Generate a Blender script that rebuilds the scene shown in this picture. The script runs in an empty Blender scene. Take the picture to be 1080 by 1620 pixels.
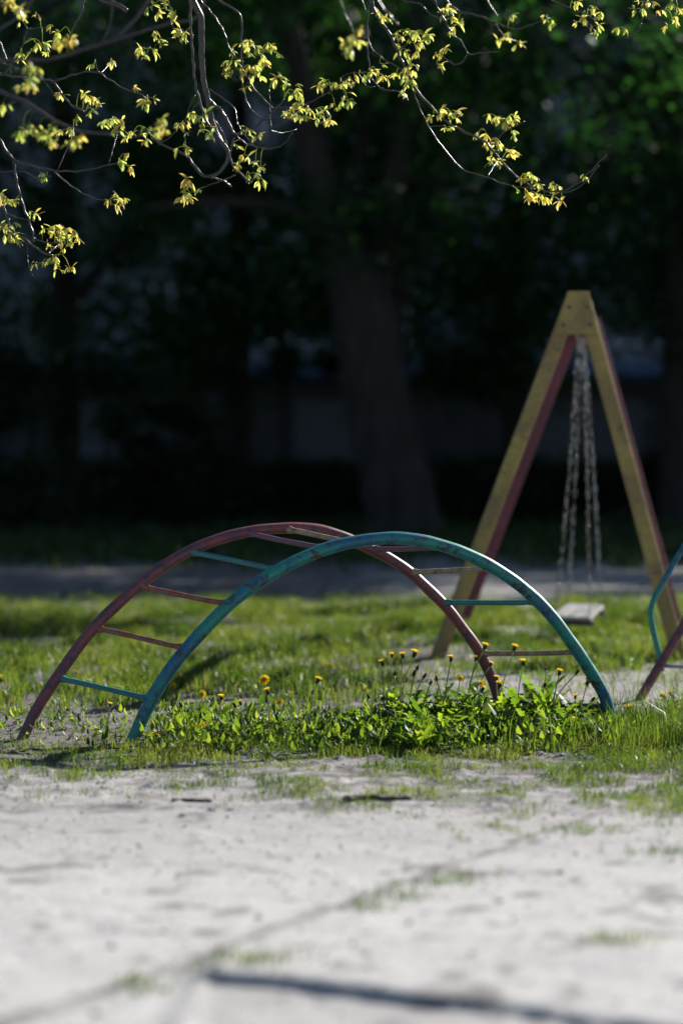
import bpy, math, random
import numpy as np
from mathutils import Vector, Matrix

R = math.radians
rng = np.random.default_rng(7)
random.seed(7)
S = bpy.context.scene
COL = S.collection

# ------------------------------------------------------------ camera, sky, sun, exposure
CAM_H, TILT, FPX = 1.52, R(1.95), 3825.0
cam_data = bpy.data.cameras.new('camera')
cam = bpy.data.objects.new('camera', cam_data)
COL.objects.link(cam)
cam.location = (0, 0, CAM_H)
cam.rotation_euler = (math.pi / 2 - TILT, 0, 0)
cam_data.sensor_fit = 'VERTICAL'
cam_data.sensor_height = 36
cam_data.lens = 85
cam_data.clip_start = 0.1
cam_data.clip_end = 2000
cam_data.dof.use_dof = True
cam_data.dof.focus_distance = 12.0
cam_data.dof.aperture_fstop = 0.95
S.camera = cam

SUN_DIR = Vector((0.60, 0.63, 0.50)).normalized()      # towards the sun: behind the scene, from the right
ELEV = math.asin(SUN_DIR.z)
world = bpy.data.worlds.new('World')
S.world = world
world.use_nodes = True
wn = world.node_tree
bg = wn.nodes['Background']
sky = wn.nodes.new('ShaderNodeTexSky')
sky.sky_type = 'NISHITA'
sky.sun_disc = False
sky.sun_elevation = ELEV
sky.sun_rotation = math.atan2(SUN_DIR.x, SUN_DIR.y)
sky.ozone_density = 4.0
wn.links.new(sky.outputs[0], bg.inputs[0])
bg.inputs[1].default_value = 0.055
sun_data = bpy.data.lights.new('sun', 'SUN')
sun_data.energy = 5.0
sun_data.angle = R(0.5)
sun_data.color = (1.0, 0.965, 0.90)
sun = bpy.data.objects.new('sun', sun_data)
sun.rotation_euler = SUN_DIR.to_track_quat('Z', 'Y').to_euler()
sun.location = SUN_DIR * 60
COL.objects.link(sun)
S.view_settings.view_transform = 'Standard'
S.view_settings.look = 'None'
S.view_settings.exposure = 0.95
S.view_settings.gamma = 1.0

# ------------------------------------------------------------ helpers
ST, CT = math.cos(TILT), math.sin(TILT)                  # sin / cos of the camera's X rotation


def ray(x, y):
    a, b = (x - 540) / FPX, (810 - y) / FPX
    return np.array([a, b * CT + ST, b * ST - CT])


def P(x, y, Y):
    """world point seen at photo pixel (x, y), at world depth Y"""
    d = ray(x, y)
    return np.array([0, 0, CAM_H]) + d * (Y / d[1])


def G(x, y):
    """ground point seen at photo pixel (x, y)"""
    d = ray(x, y)
    return np.array([0, 0, CAM_H]) + d * (-CAM_H / d[2])


def hash2(ix, iy, seed):
    n = (ix.astype(np.int64) * 374761393 + iy.astype(np.int64) * 668265263 + seed * 1442695041) & 0xFFFFFFFF
    n = ((n ^ (n >> 13)) * 1274126177) & 0xFFFFFFFF
    n = n ^ (n >> 16)
    return (n & 0xFFFF) / 65535.0


def vnoise(x, y, seed=0):
    x = np.asarray(x, float); y = np.asarray(y, float)
    ix, iy = np.floor(x), np.floor(y)
    fx, fy = x - ix, y - iy
    fx = fx * fx * (3 - 2 * fx); fy = fy * fy * (3 - 2 * fy)
    a = hash2(ix, iy, seed); b = hash2(ix + 1, iy, seed)
    c = hash2(ix, iy + 1, seed); d = hash2(ix + 1, iy + 1, seed)
    return (a + (b - a) * fx) * (1 - fy) + (c + (d - c) * fx) * fy


def fbm(x, y, seed=0, oct=4):
    s, amp, tot = 0, 1.0, 0
    for o in range(oct):
        s = s + amp * vnoise(x * 2 ** o, y * 2 ** o, seed + o * 17)
        tot += amp; amp *= 0.5
    return s / tot


def sstep(a, b, x):
    t = np.clip((x - a) / (b - a), 0, 1)
    return t * t * (3 - 2 * t)


def link(o, parent=None):
    COL.objects.link(o)
    if parent:
        o.parent = parent
    return o


def np_mesh(name, verts, sizes, loops, mat, parent=None, attrs=None, smooth=True):
    me = bpy.data.meshes.new(name)
    verts = np.asarray(verts, np.float32).reshape(-1, 3)
    sizes = np.asarray(sizes, np.int32); loops = np.asarray(loops, np.int32)
    me.vertices.add(len(verts)); me.vertices.foreach_set('co', verts.ravel())
    me.loops.add(len(loops)); me.loops.foreach_set('vertex_index', loops)
    me.polygons.add(len(sizes))
    starts = np.concatenate([[0], np.cumsum(sizes)[:-1]]).astype(np.int32)
    me.polygons.foreach_set('loop_start', starts)
    me.polygons.foreach_set('loop_total', sizes)
    me.update(calc_edges=True)
    me.polygons.foreach_set('use_smooth', np.full(len(sizes), smooth, bool))
    for k, v in (attrs or {}).items():
        a = me.attributes.new(k, 'FLOAT', 'POINT')
        a.data.foreach_set('value', np.asarray(v, np.float32))
    me.materials.append(mat)
    me.validate()
    return link(bpy.data.objects.new(name, me), parent)


class MB:
    """collects shapes, builds ONE mesh object"""

    def __init__(self):
        self.v, self.f, self.t, self.n = [], [], [], 0

    def add(self, verts, faces, tint=0.5):
        verts = np.asarray(verts, float).reshape(-1, 3)
        self.v.append(verts)
        self.t.append(np.full(len(verts), tint, float) if np.isscalar(tint) else np.asarray(tint, float))
        for f in faces:
            self.f.append([i + self.n for i in f])
        self.n += len(verts)
        return self

    def tube(self, pts, rad, sides=10, cap=True, tint=0.5):
        pts = np.asarray(pts, float)
        n = len(pts)
        rad = np.full(n, rad, float) if np.isscalar(rad) else np.asarray(rad, float)
        tan = np.gradient(pts, axis=0)
        tan /= np.linalg.norm(tan, axis=1)[:, None] + 1e-12
        up = np.array([0, 0, 1.0]) if abs(tan[0][2]) < 0.9 else np.array([0, 1.0, 0])
        u = np.cross(tan[0], up); u /= np.linalg.norm(u)
        vs = []
        for i in range(n):
            u = u - tan[i] * np.dot(u, tan[i]); u /= np.linalg.norm(u) + 1e-12
            w = np.cross(tan[i], u)
            for k in range(sides):
                a = 2 * math.pi * k / sides
                vs.append(pts[i] + rad[i] * (math.cos(a) * u + math.sin(a) * w))
        fs = []
        for i in range(n - 1):
            for k in range(sides):
                k2 = (k + 1) % sides
                fs.append((i * sides + k, i * sides + k2, (i + 1) * sides + k2, (i + 1) * sides + k))
        if cap:
            fs.append(tuple(range(sides - 1, -1, -1)))
            fs.append(tuple((n - 1) * sides + k for k in range(sides)))
        return self.add(vs, fs, tint)

    def prism(self, poly, depth):
        """poly: 3D outline (planar); depth: extrusion vector"""
        poly = np.asarray(poly, float); n = len(poly)
        vs = np.vstack([poly, poly + np.asarray(depth, float)])
        fs = [tuple(range(n)), tuple(range(2 * n - 1, n - 1, -1))]
        for i in range(n):
            j = (i + 1) % n
            fs.append((i, i + n, j + n, j))
        return self.add(vs, fs)

    def box(self, c, s, rot=None):
        c = np.asarray(c, float); s = np.asarray(s, float) / 2
        vs = np.array([[x, y, z] for x in (-1, 1) for y in (-1, 1) for z in (-1, 1)], float) * s
        if rot is not None:
            vs = vs @ np.array(rot).T
        fs = [(0, 1, 3, 2), (4, 6, 7, 5), (0, 4, 5, 1), (2, 3, 7, 6), (0, 2, 6, 4), (1, 5, 7, 3)]
        return self.add(vs + c, fs)

    def build(self, name, mat, parent=None, smooth=True, bevel=0, normals=False):
        v = np.vstack(self.v)
        off = np.array(parent.location) if (parent and parent.type == 'EMPTY') else (
            np.array(parent.location) + np.array(parent.parent.location) if parent and parent.parent else 0)
        sizes = [len(f) for f in self.f]
        loops = [i for f in self.f for i in f]
        o = np_mesh(name, v - off, sizes, loops, mat, parent, {'tint': np.concatenate(self.t)}, smooth)
        if normals:
            import bmesh
            b = bmesh.new(); b.from_mesh(o.data)
            bmesh.ops.recalc_face_normals(b, faces=b.faces)
            b.to_mesh(o.data); b.free()
        if bevel:
            m = o.modifiers.new('bevel', 'BEVEL'); m.width = bevel; m.segments = 2; m.limit_method = 'ANGLE'
        return o


def thing(name, label, cat, loc=(0, 0, 0), group=None):
    o = bpy.data.objects.new(name, None)
    o.empty_display_size = 0.1
    o.location = Vector([float(c) for c in loc])
    COL.objects.link(o)
    return tag(o, label, cat, group)


def tag(o, label=None, cat=None, group=None, kind=None):
    if label: o['label'] = label
    if cat: o['category'] = cat
    if group: o['group'] = group
    if kind: o['kind'] = kind
    return o


def spline(pts, n):
    """Catmull-Rom through pts, n samples (chord-length parameter)"""
    pts = np.asarray(pts, float)
    if len(pts) == 2:
        t = np.linspace(0, 1, n)[:, None]
        return pts[0] * (1 - t) + pts[1] * t
    d = np.concatenate([[0], np.cumsum(np.linalg.norm(np.diff(pts, axis=0), axis=1))])
    m = np.gradient(pts, d, axis=0)
    out = []
    for s in np.linspace(0, d[-1], n):
        i = min(max(np.searchsorted(d, s) - 1, 0), len(pts) - 2)
        h = d[i + 1] - d[i]; t = (s - d[i]) / h
        out.append((2 * t**3 - 3 * t**2 + 1) * pts[i] + (t**3 - 2 * t**2 + t) * h * m[i]
                   + (-2 * t**3 + 3 * t**2) * pts[i + 1] + (t**3 - t**2) * h * m[i + 1])
    return np.array(out)


# ------------------------------------------------------------ materials
def new_mat(name):
    m = bpy.data.materials.new(name); m.use_nodes = True
    nt = m.node_tree
    for n in list(nt.nodes):
        nt.nodes.remove(n)
    out = nt.nodes.new('ShaderNodeOutputMaterial')
    return m, nt, out


def N(nt, kind, **kw):
    n = nt.nodes.new(kind)
    for k, v in kw.items():
        if k in n.bl_rna.properties:
            setattr(n, k, v)
        else:
            n.inputs[k].default_value = v
    return n


def noise(nt, scale, detail=4, rough=0.55, coord='Object'):
    tc = N(nt, 'ShaderNodeTexCoord')
    t = N(nt, 'ShaderNodeTexNoise')
    t.inputs['Scale'].default_value = scale; t.inputs['Detail'].default_value = detail
    t.inputs['Roughness'].default_value = rough
    nt.links.new(tc.outputs[coord], t.inputs['Vector'])
    return t


def ramp(nt, src, stops, interp='LINEAR'):
    r = N(nt, 'ShaderNodeValToRGB'); r.color_ramp.interpolation = interp
    el = r.color_ramp.elements
    while len(el) < len(stops):
        el.new(0.5)
    for e, (p, c) in zip(el, stops):
        e.position = p
        e.color = (c, c, c, 1) if np.isscalar(c) else (*c, 1)
    nt.links.new(src, r.inputs[0])
    return r


def mix(nt, fac, a, b):
    m = N(nt, 'ShaderNodeMix', data_type='RGBA')
    for sock, v in ((m.inputs[0], fac), (m.inputs[6], a), (m.inputs[7], b)):
        if isinstance(v, bpy.types.NodeSocket):
            nt.links.new(v, sock)
        elif isinstance(v, (int, float)):
            sock.default_value = v
        else:
            sock.default_value = (*v, 1)
    return m.outputs[2]


def paint_mat(name, base, second, chip, rust=(0.09, 0.045, 0.025), rough=0.30, patch=5, chips=0.62, wear=30):
    """weathered enamel paint on metal or timber: patches of an older coat, chips and rust"""
    m, nt, out = new_mat(name)
    p = N(nt, 'ShaderNodeBsdfPrincipled')
    n1 = noise(nt, patch, 5, 0.6); n2 = noise(nt, wear, 7, 0.72); n3 = noise(nt, 90, 4, 0.65)
    f1 = ramp(nt, n1.outputs[0], [(0.44, 0.0), (0.58, 1.0)])
    c = mix(nt, f1.outputs[0], base, second)
    f0 = ramp(nt, n3.outputs[0], [(0.3, 0.6), (0.7, 1.2)])
    mm = N(nt, 'ShaderNodeMix', data_type='RGBA', blend_type='MULTIPLY'); mm.inputs[0].default_value = 1
    nt.links.new(c, mm.inputs[6]); nt.links.new(f0.outputs[0], mm.inputs[7])
    f2 = ramp(nt, n2.outputs[0], [(chips, 0.0), (chips + 0.03, 1.0)])
    c = mix(nt, f2.outputs[0], mm.outputs[2], chip)
    f3 = ramp(nt, n2.outputs[0], [(chips + 0.05, 0.0), (chips + 0.07, 1.0)])
    c = mix(nt, f3.outputs[0], c, rust)
    nt.links.new(c, p.inputs['Base Color'])
    rr = ramp(nt, n2.outputs[0], [(0.3, rough), (0.75, min(1, rough + 0.35))])
    nt.links.new(rr.outputs[0], p.inputs['Roughness'])
    b = N(nt, 'ShaderNodeBump'); b.inputs['Strength'].default_value = 0.3; b.inputs['Distance'].default_value = 0.002
    nt.links.new(n2.outputs[0], b.inputs['Height']); nt.links.new(b.outputs[0], p.inputs['Normal'])
    nt.links.new(p.outputs[0], out.inputs[0])
    return m


def leaf_mat(name, stops, tstops, gloss=0.07, grough=0.35, trans=0.5):
    """thin leaf: diffuse + translucent + a little sheen; colour varies leaf by leaf ('tint')"""
    m, nt, out = new_mat(name)
    at = N(nt, 'ShaderNodeAttribute'); at.attribute_name = 'tint'
    c1 = ramp(nt, at.outputs['Fac'], stops); c2 = ramp(nt, at.outputs['Fac'], tstops)
    d = N(nt, 'ShaderNodeBsdfDiffuse'); t = N(nt, 'ShaderNodeBsdfTranslucent'); g = N(nt, 'ShaderNodeBsdfGlossy')
    g.inputs['Roughness'].default_value = grough; g.inputs['Color'].default_value = (0.9, 0.9, 0.9, 1)
    nt.links.new(c1.outputs[0], d.inputs[0]); nt.links.new(c2.outputs[0], t.inputs[0])
    a = N(nt, 'ShaderNodeMixShader'); a.inputs[0].default_value = trans
    nt.links.new(d.outputs[0], a.inputs[1]); nt.links.new(t.outputs[0], a.inputs[2])
    b = N(nt, 'ShaderNodeMixShader'); b.inputs[0].default_value = gloss
    nt.links.new(a.outputs[0], b.inputs[1]); nt.links.new(g.outputs[0], b.inputs[2])
    nt.links.new(b.outputs[0], out.inputs[0])
    return m


def plain_mat(name, c1, c2, scale=8, rough=0.8, bump=0.4, bdist=0.02, metallic=0, detail=6, coord='Object', stretch=None):
    m, nt, out = new_mat(name)
    p = N(nt, 'ShaderNodeBsdfPrincipled')
    n1 = noise(nt, scale, detail, 0.6, coord)
    if stretch:
        mp = N(nt, 'ShaderNodeMapping'); mp.inputs['Scale'].default_value = stretch
        tc = N(nt, 'ShaderNodeTexCoord')
        nt.links.new(tc.outputs[coord], mp.inputs[0]); nt.links.new(mp.outputs[0], n1.inputs['Vector'])
    r = ramp(nt, n1.outputs[0], [(0.32, c1), (0.68, c2)])
    nt.links.new(r.outputs[0], p.inputs['Base Color'])
    p.inputs['Roughness'].default_value = rough; p.inputs['Metallic'].default_value = metallic
    b = N(nt, 'ShaderNodeBump'); b.inputs['Strength'].default_value = bump; b.inputs['Distance'].default_value = bdist
    nt.links.new(n1.outputs[0], b.inputs['Height']); nt.links.new(b.outputs[0], p.inputs['Normal'])
    nt.links.new(p.outputs[0], out.inputs[0])
    return m


def ground_mat():
    m, nt, out = new_mat('ground_soil')
    p = N(nt, 'ShaderNodeBsdfPrincipled'); p.inputs['Roughness'].default_value = 0.95
    p.inputs['Specular IOR Level'].default_value = 0.15
    a1 = N(nt, 'ShaderNodeAttribute'); a1.attribute_name = 'soil'  # soil mask, also carries the shade painted along the path seams
    a2 = N(nt, 'ShaderNodeAttribute'); a2.attribute_name = 'moss'
    n1 = noise(nt, 3.0, 8, 0.65); n2 = noise(nt, 38, 6, 0.7); n3 = noise(nt, 160, 3, 0.6)
    sand = ramp(nt, n1.outputs[0], [(0.3, (0.435, 0.418, 0.405)), (0.55, (0.475, 0.458, 0.445)), (0.75, (0.505, 0.488, 0.475))])
    grit = ramp(nt, n2.outputs[0], [(0.3, 0.62), (0.5, 1.0), (0.72, 1.12)])
    mm = N(nt, 'ShaderNodeMix', data_type='RGBA', blend_type='MULTIPLY'); mm.inputs[0].default_value = 0.6
    nt.links.new(sand.outputs[0], mm.inputs[6]); nt.links.new(grit.outputs[0], mm.inputs[7])
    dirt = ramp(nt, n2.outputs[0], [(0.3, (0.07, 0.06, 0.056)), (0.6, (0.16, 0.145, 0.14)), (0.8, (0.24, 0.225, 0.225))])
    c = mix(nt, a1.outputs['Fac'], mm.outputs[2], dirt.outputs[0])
    grn = ramp(nt, n2.outputs[0], [(0.3, (0.025, 0.045, 0.012)), (0.7, (0.07, 0.10, 0.03))])
    c = mix(nt, a2.outputs['Fac'], c, grn.outputs[0])
    nt.links.new(c, p.inputs['Base Color'])
    b1 = N(nt, 'ShaderNodeBump'); b1.inputs['Strength'].default_value = 0.7; b1.inputs['Distance'].default_value = 0.012
    nt.links.new(n2.outputs[0], b1.inputs['Height'])
    b2 = N(nt, 'ShaderNodeBump'); b2.inputs['Strength'].default_value = 0.5; b2.inputs['Distance'].default_value = 0.004
    nt.links.new(n3.outputs[0], b2.inputs['Height']); nt.links.new(b1.outputs[0], b2.inputs['Normal'])
    nt.links.new(b2.outputs[0], p.inputs['Normal'])
    nt.links.new(p.outputs[0], out.inputs[0])
    return m


def chain_mat():
    """galvanised chain: rusty dull links and worn bright ones"""
    m, nt, out = new_mat('chain_steel')
    p = N(nt, 'ShaderNodeBsdfPrincipled'); p.inputs['Metallic'].default_value = 1
    n1 = noise(nt, 34, 2, 0.5)
    c = ramp(nt, n1.outputs[0], [(0.44, (0.07, 0.06, 0.052)), (0.60, (0.62, 0.60, 0.57))])
    r = ramp(nt, n1.outputs[0], [(0.44, 0.45), (0.58, 0.08)])
    nt.links.new(c.outputs[0], p.inputs['Base Color']); nt.links.new(r.outputs[0], p.inputs['Roughness'])
    nt.links.new(p.outputs[0], out.inputs[0])
    return m


M = {}
M['ground'] = ground_mat()
M['teal'] = paint_mat('teal_paint', (0.028, 0.255, 0.20), (0.025, 0.155, 0.23), (0.05, 0.05, 0.075), rough=0.24, chips=0.555, wear=20)
M['red'] = paint_mat('red_paint', (0.23, 0.065, 0.065), (0.15, 0.055, 0.075), (0.06, 0.05, 0.075), rough=0.26, chips=0.545, wear=20)
M['beige'] = paint_mat('beige_paint', (0.36, 0.29, 0.19), (0.30, 0.20, 0.13), (0.12, 0.06, 0.04), chips=0.58, patch=14)
M['rust_rung'] = paint_mat('rust_red_paint', (0.26, 0.05, 0.04), (0.22, 0.14, 0.07), (0.07, 0.16, 0.22), chips=0.56, patch=22)
M['teal_rung'] = paint_mat('teal_rung_paint', (0.03, 0.22, 0.21), (0.04, 0.17, 0.18), (0.12, 0.06, 0.05), chips=0.60, patch=18)
M['plum_rung'] = paint_mat('plum_rung_paint', (0.20, 0.07, 0.09), (0.14, 0.08, 0.14), (0.05, 0.12, 0.18), chips=0.57, patch=18)
M['dark_rung'] = paint_mat('dark_rung_paint', (0.05, 0.04, 0.04), (0.07, 0.03, 0.03), (0.03, 0.03, 0.03), chips=0.57)
M['yellow'] = paint_mat('yellow_paint', (0.40, 0.30, 0.085), (0.28, 0.20, 0.075), (0.10, 0.085, 0.055), rough=0.5, chips=0.60, patch=3, wear=11)
M['pink'] = paint_mat('faded_red_paint', (0.24, 0.06, 0.075), (0.18, 0.045, 0.06), (0.10, 0.06, 0.06), rough=0.5, chips=0.61, patch=3, wear=11)
M['grey_pipe'] = paint_mat('grey_pipe_paint', (0.30, 0.31, 0.32), (0.22, 0.23, 0.25), (0.10, 0.07, 0.06), chips=0.62)
M['steel'] = chain_mat()
M['seat_wood'] = plain_mat('worn_seat_board', (0.36, 0.35, 0.33), (0.60, 0.58, 0.54), 9, 0.28, 0.4, 0.004, stretch=(3, 14, 14))
M['dark_metal'] = plain_mat('dark_iron', (0.05, 0.04, 0.035), (0.10, 0.07, 0.05), 30, 0.6, 0.3, 0.002)
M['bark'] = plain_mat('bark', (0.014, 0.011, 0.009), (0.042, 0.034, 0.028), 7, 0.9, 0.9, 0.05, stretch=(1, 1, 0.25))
M['twig_bark'] = plain_mat('twig_bark', (0.022, 0.018, 0.017), (0.062, 0.053, 0.052), 40, 0.32, 0.5, 0.003)
M['dead_wood'] = plain_mat('dead_wood', (0.04, 0.03, 0.025), (0.10, 0.08, 0.065), 30, 0.85, 0.6, 0.006)
M['stone'] = plain_mat('stone', (0.20, 0.19, 0.185), (0.40, 0.38, 0.36), 20, 0.85, 0.4, 0.004)
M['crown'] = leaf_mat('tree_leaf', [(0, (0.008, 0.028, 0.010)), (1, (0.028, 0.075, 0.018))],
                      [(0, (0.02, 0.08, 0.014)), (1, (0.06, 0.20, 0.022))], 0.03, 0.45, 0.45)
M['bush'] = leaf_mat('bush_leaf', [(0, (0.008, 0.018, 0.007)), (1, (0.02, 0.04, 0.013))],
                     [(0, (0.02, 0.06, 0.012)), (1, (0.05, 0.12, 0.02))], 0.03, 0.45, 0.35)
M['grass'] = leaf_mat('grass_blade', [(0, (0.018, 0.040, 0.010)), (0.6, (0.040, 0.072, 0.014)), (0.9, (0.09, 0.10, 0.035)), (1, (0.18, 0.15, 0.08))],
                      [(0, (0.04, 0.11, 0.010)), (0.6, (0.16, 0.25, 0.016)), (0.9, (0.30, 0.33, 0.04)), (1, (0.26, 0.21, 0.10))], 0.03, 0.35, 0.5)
M['weed'] = leaf_mat('weed_leaf', [(0, (0.018, 0.045, 0.014)), (1, (0.055, 0.11, 0.02))],
                     [(0, (0.05, 0.12, 0.010)), (0.5, (0.18, 0.30, 0.015)), (1, (0.42, 0.52, 0.03))], 0.022, 0.42, 0.52)
M['dandelion_leaf'] = leaf_mat('dandelion_leaf', [(0, (0.014, 0.042, 0.014)), (1, (0.045, 0.10, 0.02))],
                               [(0, (0.06, 0.16, 0.010)), (0.5, (0.20, 0.36, 0.018)), (1, (0.42, 0.56, 0.03))], 0.022, 0.42, 0.52)
M['stem'] = leaf_mat('dandelion_stem', [(0, (0.24, 0.28, 0.14)), (1, (0.38, 0.38, 0.24))],
                     [(0, (0.4, 0.46, 0.2)), (1, (0.55, 0.58, 0.3))], 0.06, 0.35, 0.4)
M['flower'] = leaf_mat('dandelion_flower', [(0, (0.10, 0.14, 0.05)), (0.3, (0.03, 0.045, 0.02)), (0.45, (0.75, 0.48, 0.01)), (1, (0.86, 0.70, 0.04))],
                       [(0, (0.14, 0.2, 0.06)), (0.3, (0.04, 0.06, 0.02)), (0.45, (0.8, 0.48, 0.01)), (1, (0.92, 0.72, 0.03))], 0.02, 0.5, 0.45)
M['young_leaf'] = leaf_mat('young_leaf', [(0, (0.11, 0.15, 0.05)), (0.55, (0.23, 0.23, 0.07)), (0.8, (0.30, 0.21, 0.07)), (1, (0.26, 0.10, 0.04))],
                           [(0, (0.45, 0.62, 0.12)), (0.55, (0.80, 0.76, 0.15)), (0.8, (0.85, 0.62, 0.14)), (1, (0.65, 0.28, 0.07))], 0.05, 0.35, 0.64)

# ------------------------------------------------------------ where things grow
def veg_density(X, Y):
    """0..1 density of grass on the ground at world (X, Y)"""
    X = np.asarray(X, float); Y = np.asarray(Y, float)
    px = 540 + FPX * X / np.maximum(Y, 1)
    n = fbm(X * 2.2, Y * 2.2, 3) ; n2 = fbm(X * 7, Y * 7, 9)
    nn = (n - 0.5) * 2 + (n2 - 0.5) * 1.2
    # verge in front of and under the arch
    front = np.interp(px, [0, 300, 650, 1080], [10.25, 10.1, 9.55, 9.15])
    verge = sstep(front - 0.45, front + 1.0, Y + nn * 0.6) * (1 - sstep(12.4, 13.0, Y + nn * 0.4))
    bare = (1 - sstep(220, 300, px)) * sstep(11.35, 11.7, Y)          # trodden soil round the left feet
    verge = verge * (1 - 0.88 * bare)
    patchy = sstep(0.49, 0.56, n * 0.4 + n2 * 0.6 + 0.16 * sstep(10.4, 11.3, Y))
    verge = verge * patchy * (0.60 + 0.40 * sstep(10.9, 11.5, Y))
    # lawn behind
    lf = np.interp(px, [0, 420, 560, 1080], [13.6, 14.0, 15.1, 15.0])
    lawn = sstep(lf - 0.4, lf + 0.7, Y + nn * 0.6) * (1 - sstep(20.4, 22.2, Y + nn * 1.6))
    hole = np.exp(-(((X - 0.75) / 0.55) ** 2 + ((Y - 16.2) / 0.75) ** 2))
    lawn = lawn * (1 - 0.9 * hole) * (0.16 + 0.84 * sstep(0.38, 0.58, n * 0.7 + n2 * 0.3))
    strip = 0.6 * sstep(12.6, 12.9, Y) * (1 - sstep(14.5, 15.5, Y)) * sstep(0.38, 0.55, n2) * (1 - 0.75 * sstep(0.2, 0.8, X))
    lawn = np.maximum(lawn, strip)
    far = sstep(26.8, 29.5, Y + nn * 3.0)
    return np.clip(np.maximum(np.maximum(verge, lawn), far), 0, 1)


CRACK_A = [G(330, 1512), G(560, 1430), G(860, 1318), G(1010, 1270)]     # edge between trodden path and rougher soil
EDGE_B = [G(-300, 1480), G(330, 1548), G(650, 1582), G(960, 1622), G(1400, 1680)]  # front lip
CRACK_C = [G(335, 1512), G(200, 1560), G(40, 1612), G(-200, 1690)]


def side_of(line, X, Y):
    """signed distance in Y to a polyline y(x): positive beyond it"""
    xs = [p[0] for p in line]; ys = [p[1] for p in line]
    o = np.argsort(xs)
    return Y - np.interp(X, np.array(xs)[o], np.array(ys)[o])


def ground_h(X, Y):
    X = np.asarray(X, float); Y = np.asarray(Y, float)
    near = 1 - sstep(14, 22, Y)
    h = (fbm(X * 1.3, Y * 1.3, 21) - 0.5) * 0.035 * near
    h = h + (fbm(X * 9, Y * 9, 31) - 0.5) * (0.0055 + 0.004 * sstep(9, 10, Y)) * near
    h = h + (fbm(X * 24, Y * 24, 41, 3) - 0.5) * (0.005 + 0.005 * sstep(9, 10, Y)) * near
    clod = np.maximum(0, fbm(X * 15, Y * 11, 77, 2) - 0.66) * 0.06 * near
    h = h + clod * (0.4 + sstep(9.3, 10.2, Y))
    wob = (fbm(X * 4, Y * 4, 55) - 0.5) * 0.22
    b = side_of(EDGE_B, X, Y) + wob * 0.5
    right = sstep(-0.02, 0.03, X - np.interp(Y, [p[1] for p in CRACK_A], [p[0] for p in CRACK_A]) + wob * 0.5)
    right = np.where(Y > 9.7, 1, right)
    inner = sstep(-0.035, 0.035, b) * right * 0.75                            # rougher raised soil, right
    lip = sstep(-0.42, -0.35, X + wob * 0.2)
    h = h + 0.026 * inner * (1 - sstep(9.0, 10.2, Y))
    h = h - 0.014 * (1 - sstep(-0.03, 0.0, b)) * lip * (1 - sstep(7.2, 7.6, Y))
    c = side_of(CRACK_C, X, Y) + wob * 0.4
    h = h - 0.018 * (1 - sstep(-0.04, 0.0, c)) * (1 - sstep(-0.46, -0.38, X)) * (Y < 7.6)
    return h


def build_ground():
    def axis(lo, hi, step, out_lo, out_hi):
        a = list(np.arange(lo, hi, step))
        s, v = step, hi
        while v < out_hi:
            a.append(v); s *= 1.12; v += s
        a.append(out_hi)
        s, v = step, lo
        b = []
        while v > out_lo:
            s *= 1.12; v -= s; b.append(max(v, out_lo))
        return np.array(sorted(set(b)) + a)
    xs = axis(-2.3, 2.3, 0.02, -400, 400)
    ys = axis(5.6, 13.2, 0.02, -60, 700)
    X, Y = np.meshgrid(xs, ys)
    Z = ground_h(X, Y)
    v = np.stack([X, Y, Z], -1).reshape(-1, 3)
    nx, ny = len(xs), len(ys)
    i = np.arange(nx * ny).reshape(ny, nx)
    q = np.stack([i[:-1, :-1], i[:-1, 1:], i[1:, 1:], i[1:, :-1]], -1).reshape(-1)
    d = veg_density(X, Y)
    px = 540 + FPX * X / np.maximum(Y, 1)
    n = fbm(X * 5, Y * 8, 61); n2 = fbm(X * 13, Y * 9, 67)
    soil = np.maximum(d * 0.9, sstep(0.50, 0.66, n * 0.5 + n2 * 0.5 - 0.06 + 0.19 * sstep(8.8, 10.8, Y)) * 0.7 * (1 - sstep(13, 13.6, Y)))
    soil = np.maximum(soil, 0.40 * sstep(7.4, 10.2, Y) * (0.6 + 0.8 * n))
    soil = np.maximum(soil, (1 - sstep(240, 330, px)) * sstep(11.1, 11.5, Y) * (1 - sstep(13.2, 13.9, Y)) * 0.9)
    soil = np.maximum(soil, (0.92 - 0.36 * sstep(0.0, 0.8, X) + 0.7 * (n2 - 0.5) + 0.5 * np.exp(-(((X - 0.6) / 0.8) ** 2 + ((Y - 16.2) / 0.9) ** 2))) * sstep(12.6, 13.2, Y)); soil = np.maximum(soil, 0.6 * sstep(21, 22, Y))
    soil = np.maximum(soil, (0.62 + 0.36 * sstep(0.45, 0.6, n2)) * sstep(9.7 + 0.7 * sstep(0.4, -0.8, X), 10.5 + 0.5 * sstep(0.4, -0.8, X), Y + (n - 0.5) * 1.2) * (Y < 13))
    lowslab = (1 - sstep(-0.05, 0.03, side_of(EDGE_B, X, Y))) * sstep(-0.5, -0.3, X) * (Y < 7.6)
    soil = np.maximum(soil, 0.22 * lowslab)
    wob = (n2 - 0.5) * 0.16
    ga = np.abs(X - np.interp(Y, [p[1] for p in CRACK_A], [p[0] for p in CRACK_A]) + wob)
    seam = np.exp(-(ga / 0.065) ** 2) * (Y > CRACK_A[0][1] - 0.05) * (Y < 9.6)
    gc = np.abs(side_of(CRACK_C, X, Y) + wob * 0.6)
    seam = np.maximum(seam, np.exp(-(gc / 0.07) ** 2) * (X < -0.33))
    soil = np.maximum(soil, 0.75 * seam * (0.45 + n)); soil = np.clip(soil, 0, 1)  # bluish shadow of the seams painted in as darker ground colour
    moss = sstep(0.3, 1.0, d) * 0.6
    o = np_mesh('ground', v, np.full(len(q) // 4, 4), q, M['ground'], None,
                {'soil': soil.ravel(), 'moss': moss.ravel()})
    tag(o, kind='structure')


build_ground()

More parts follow.
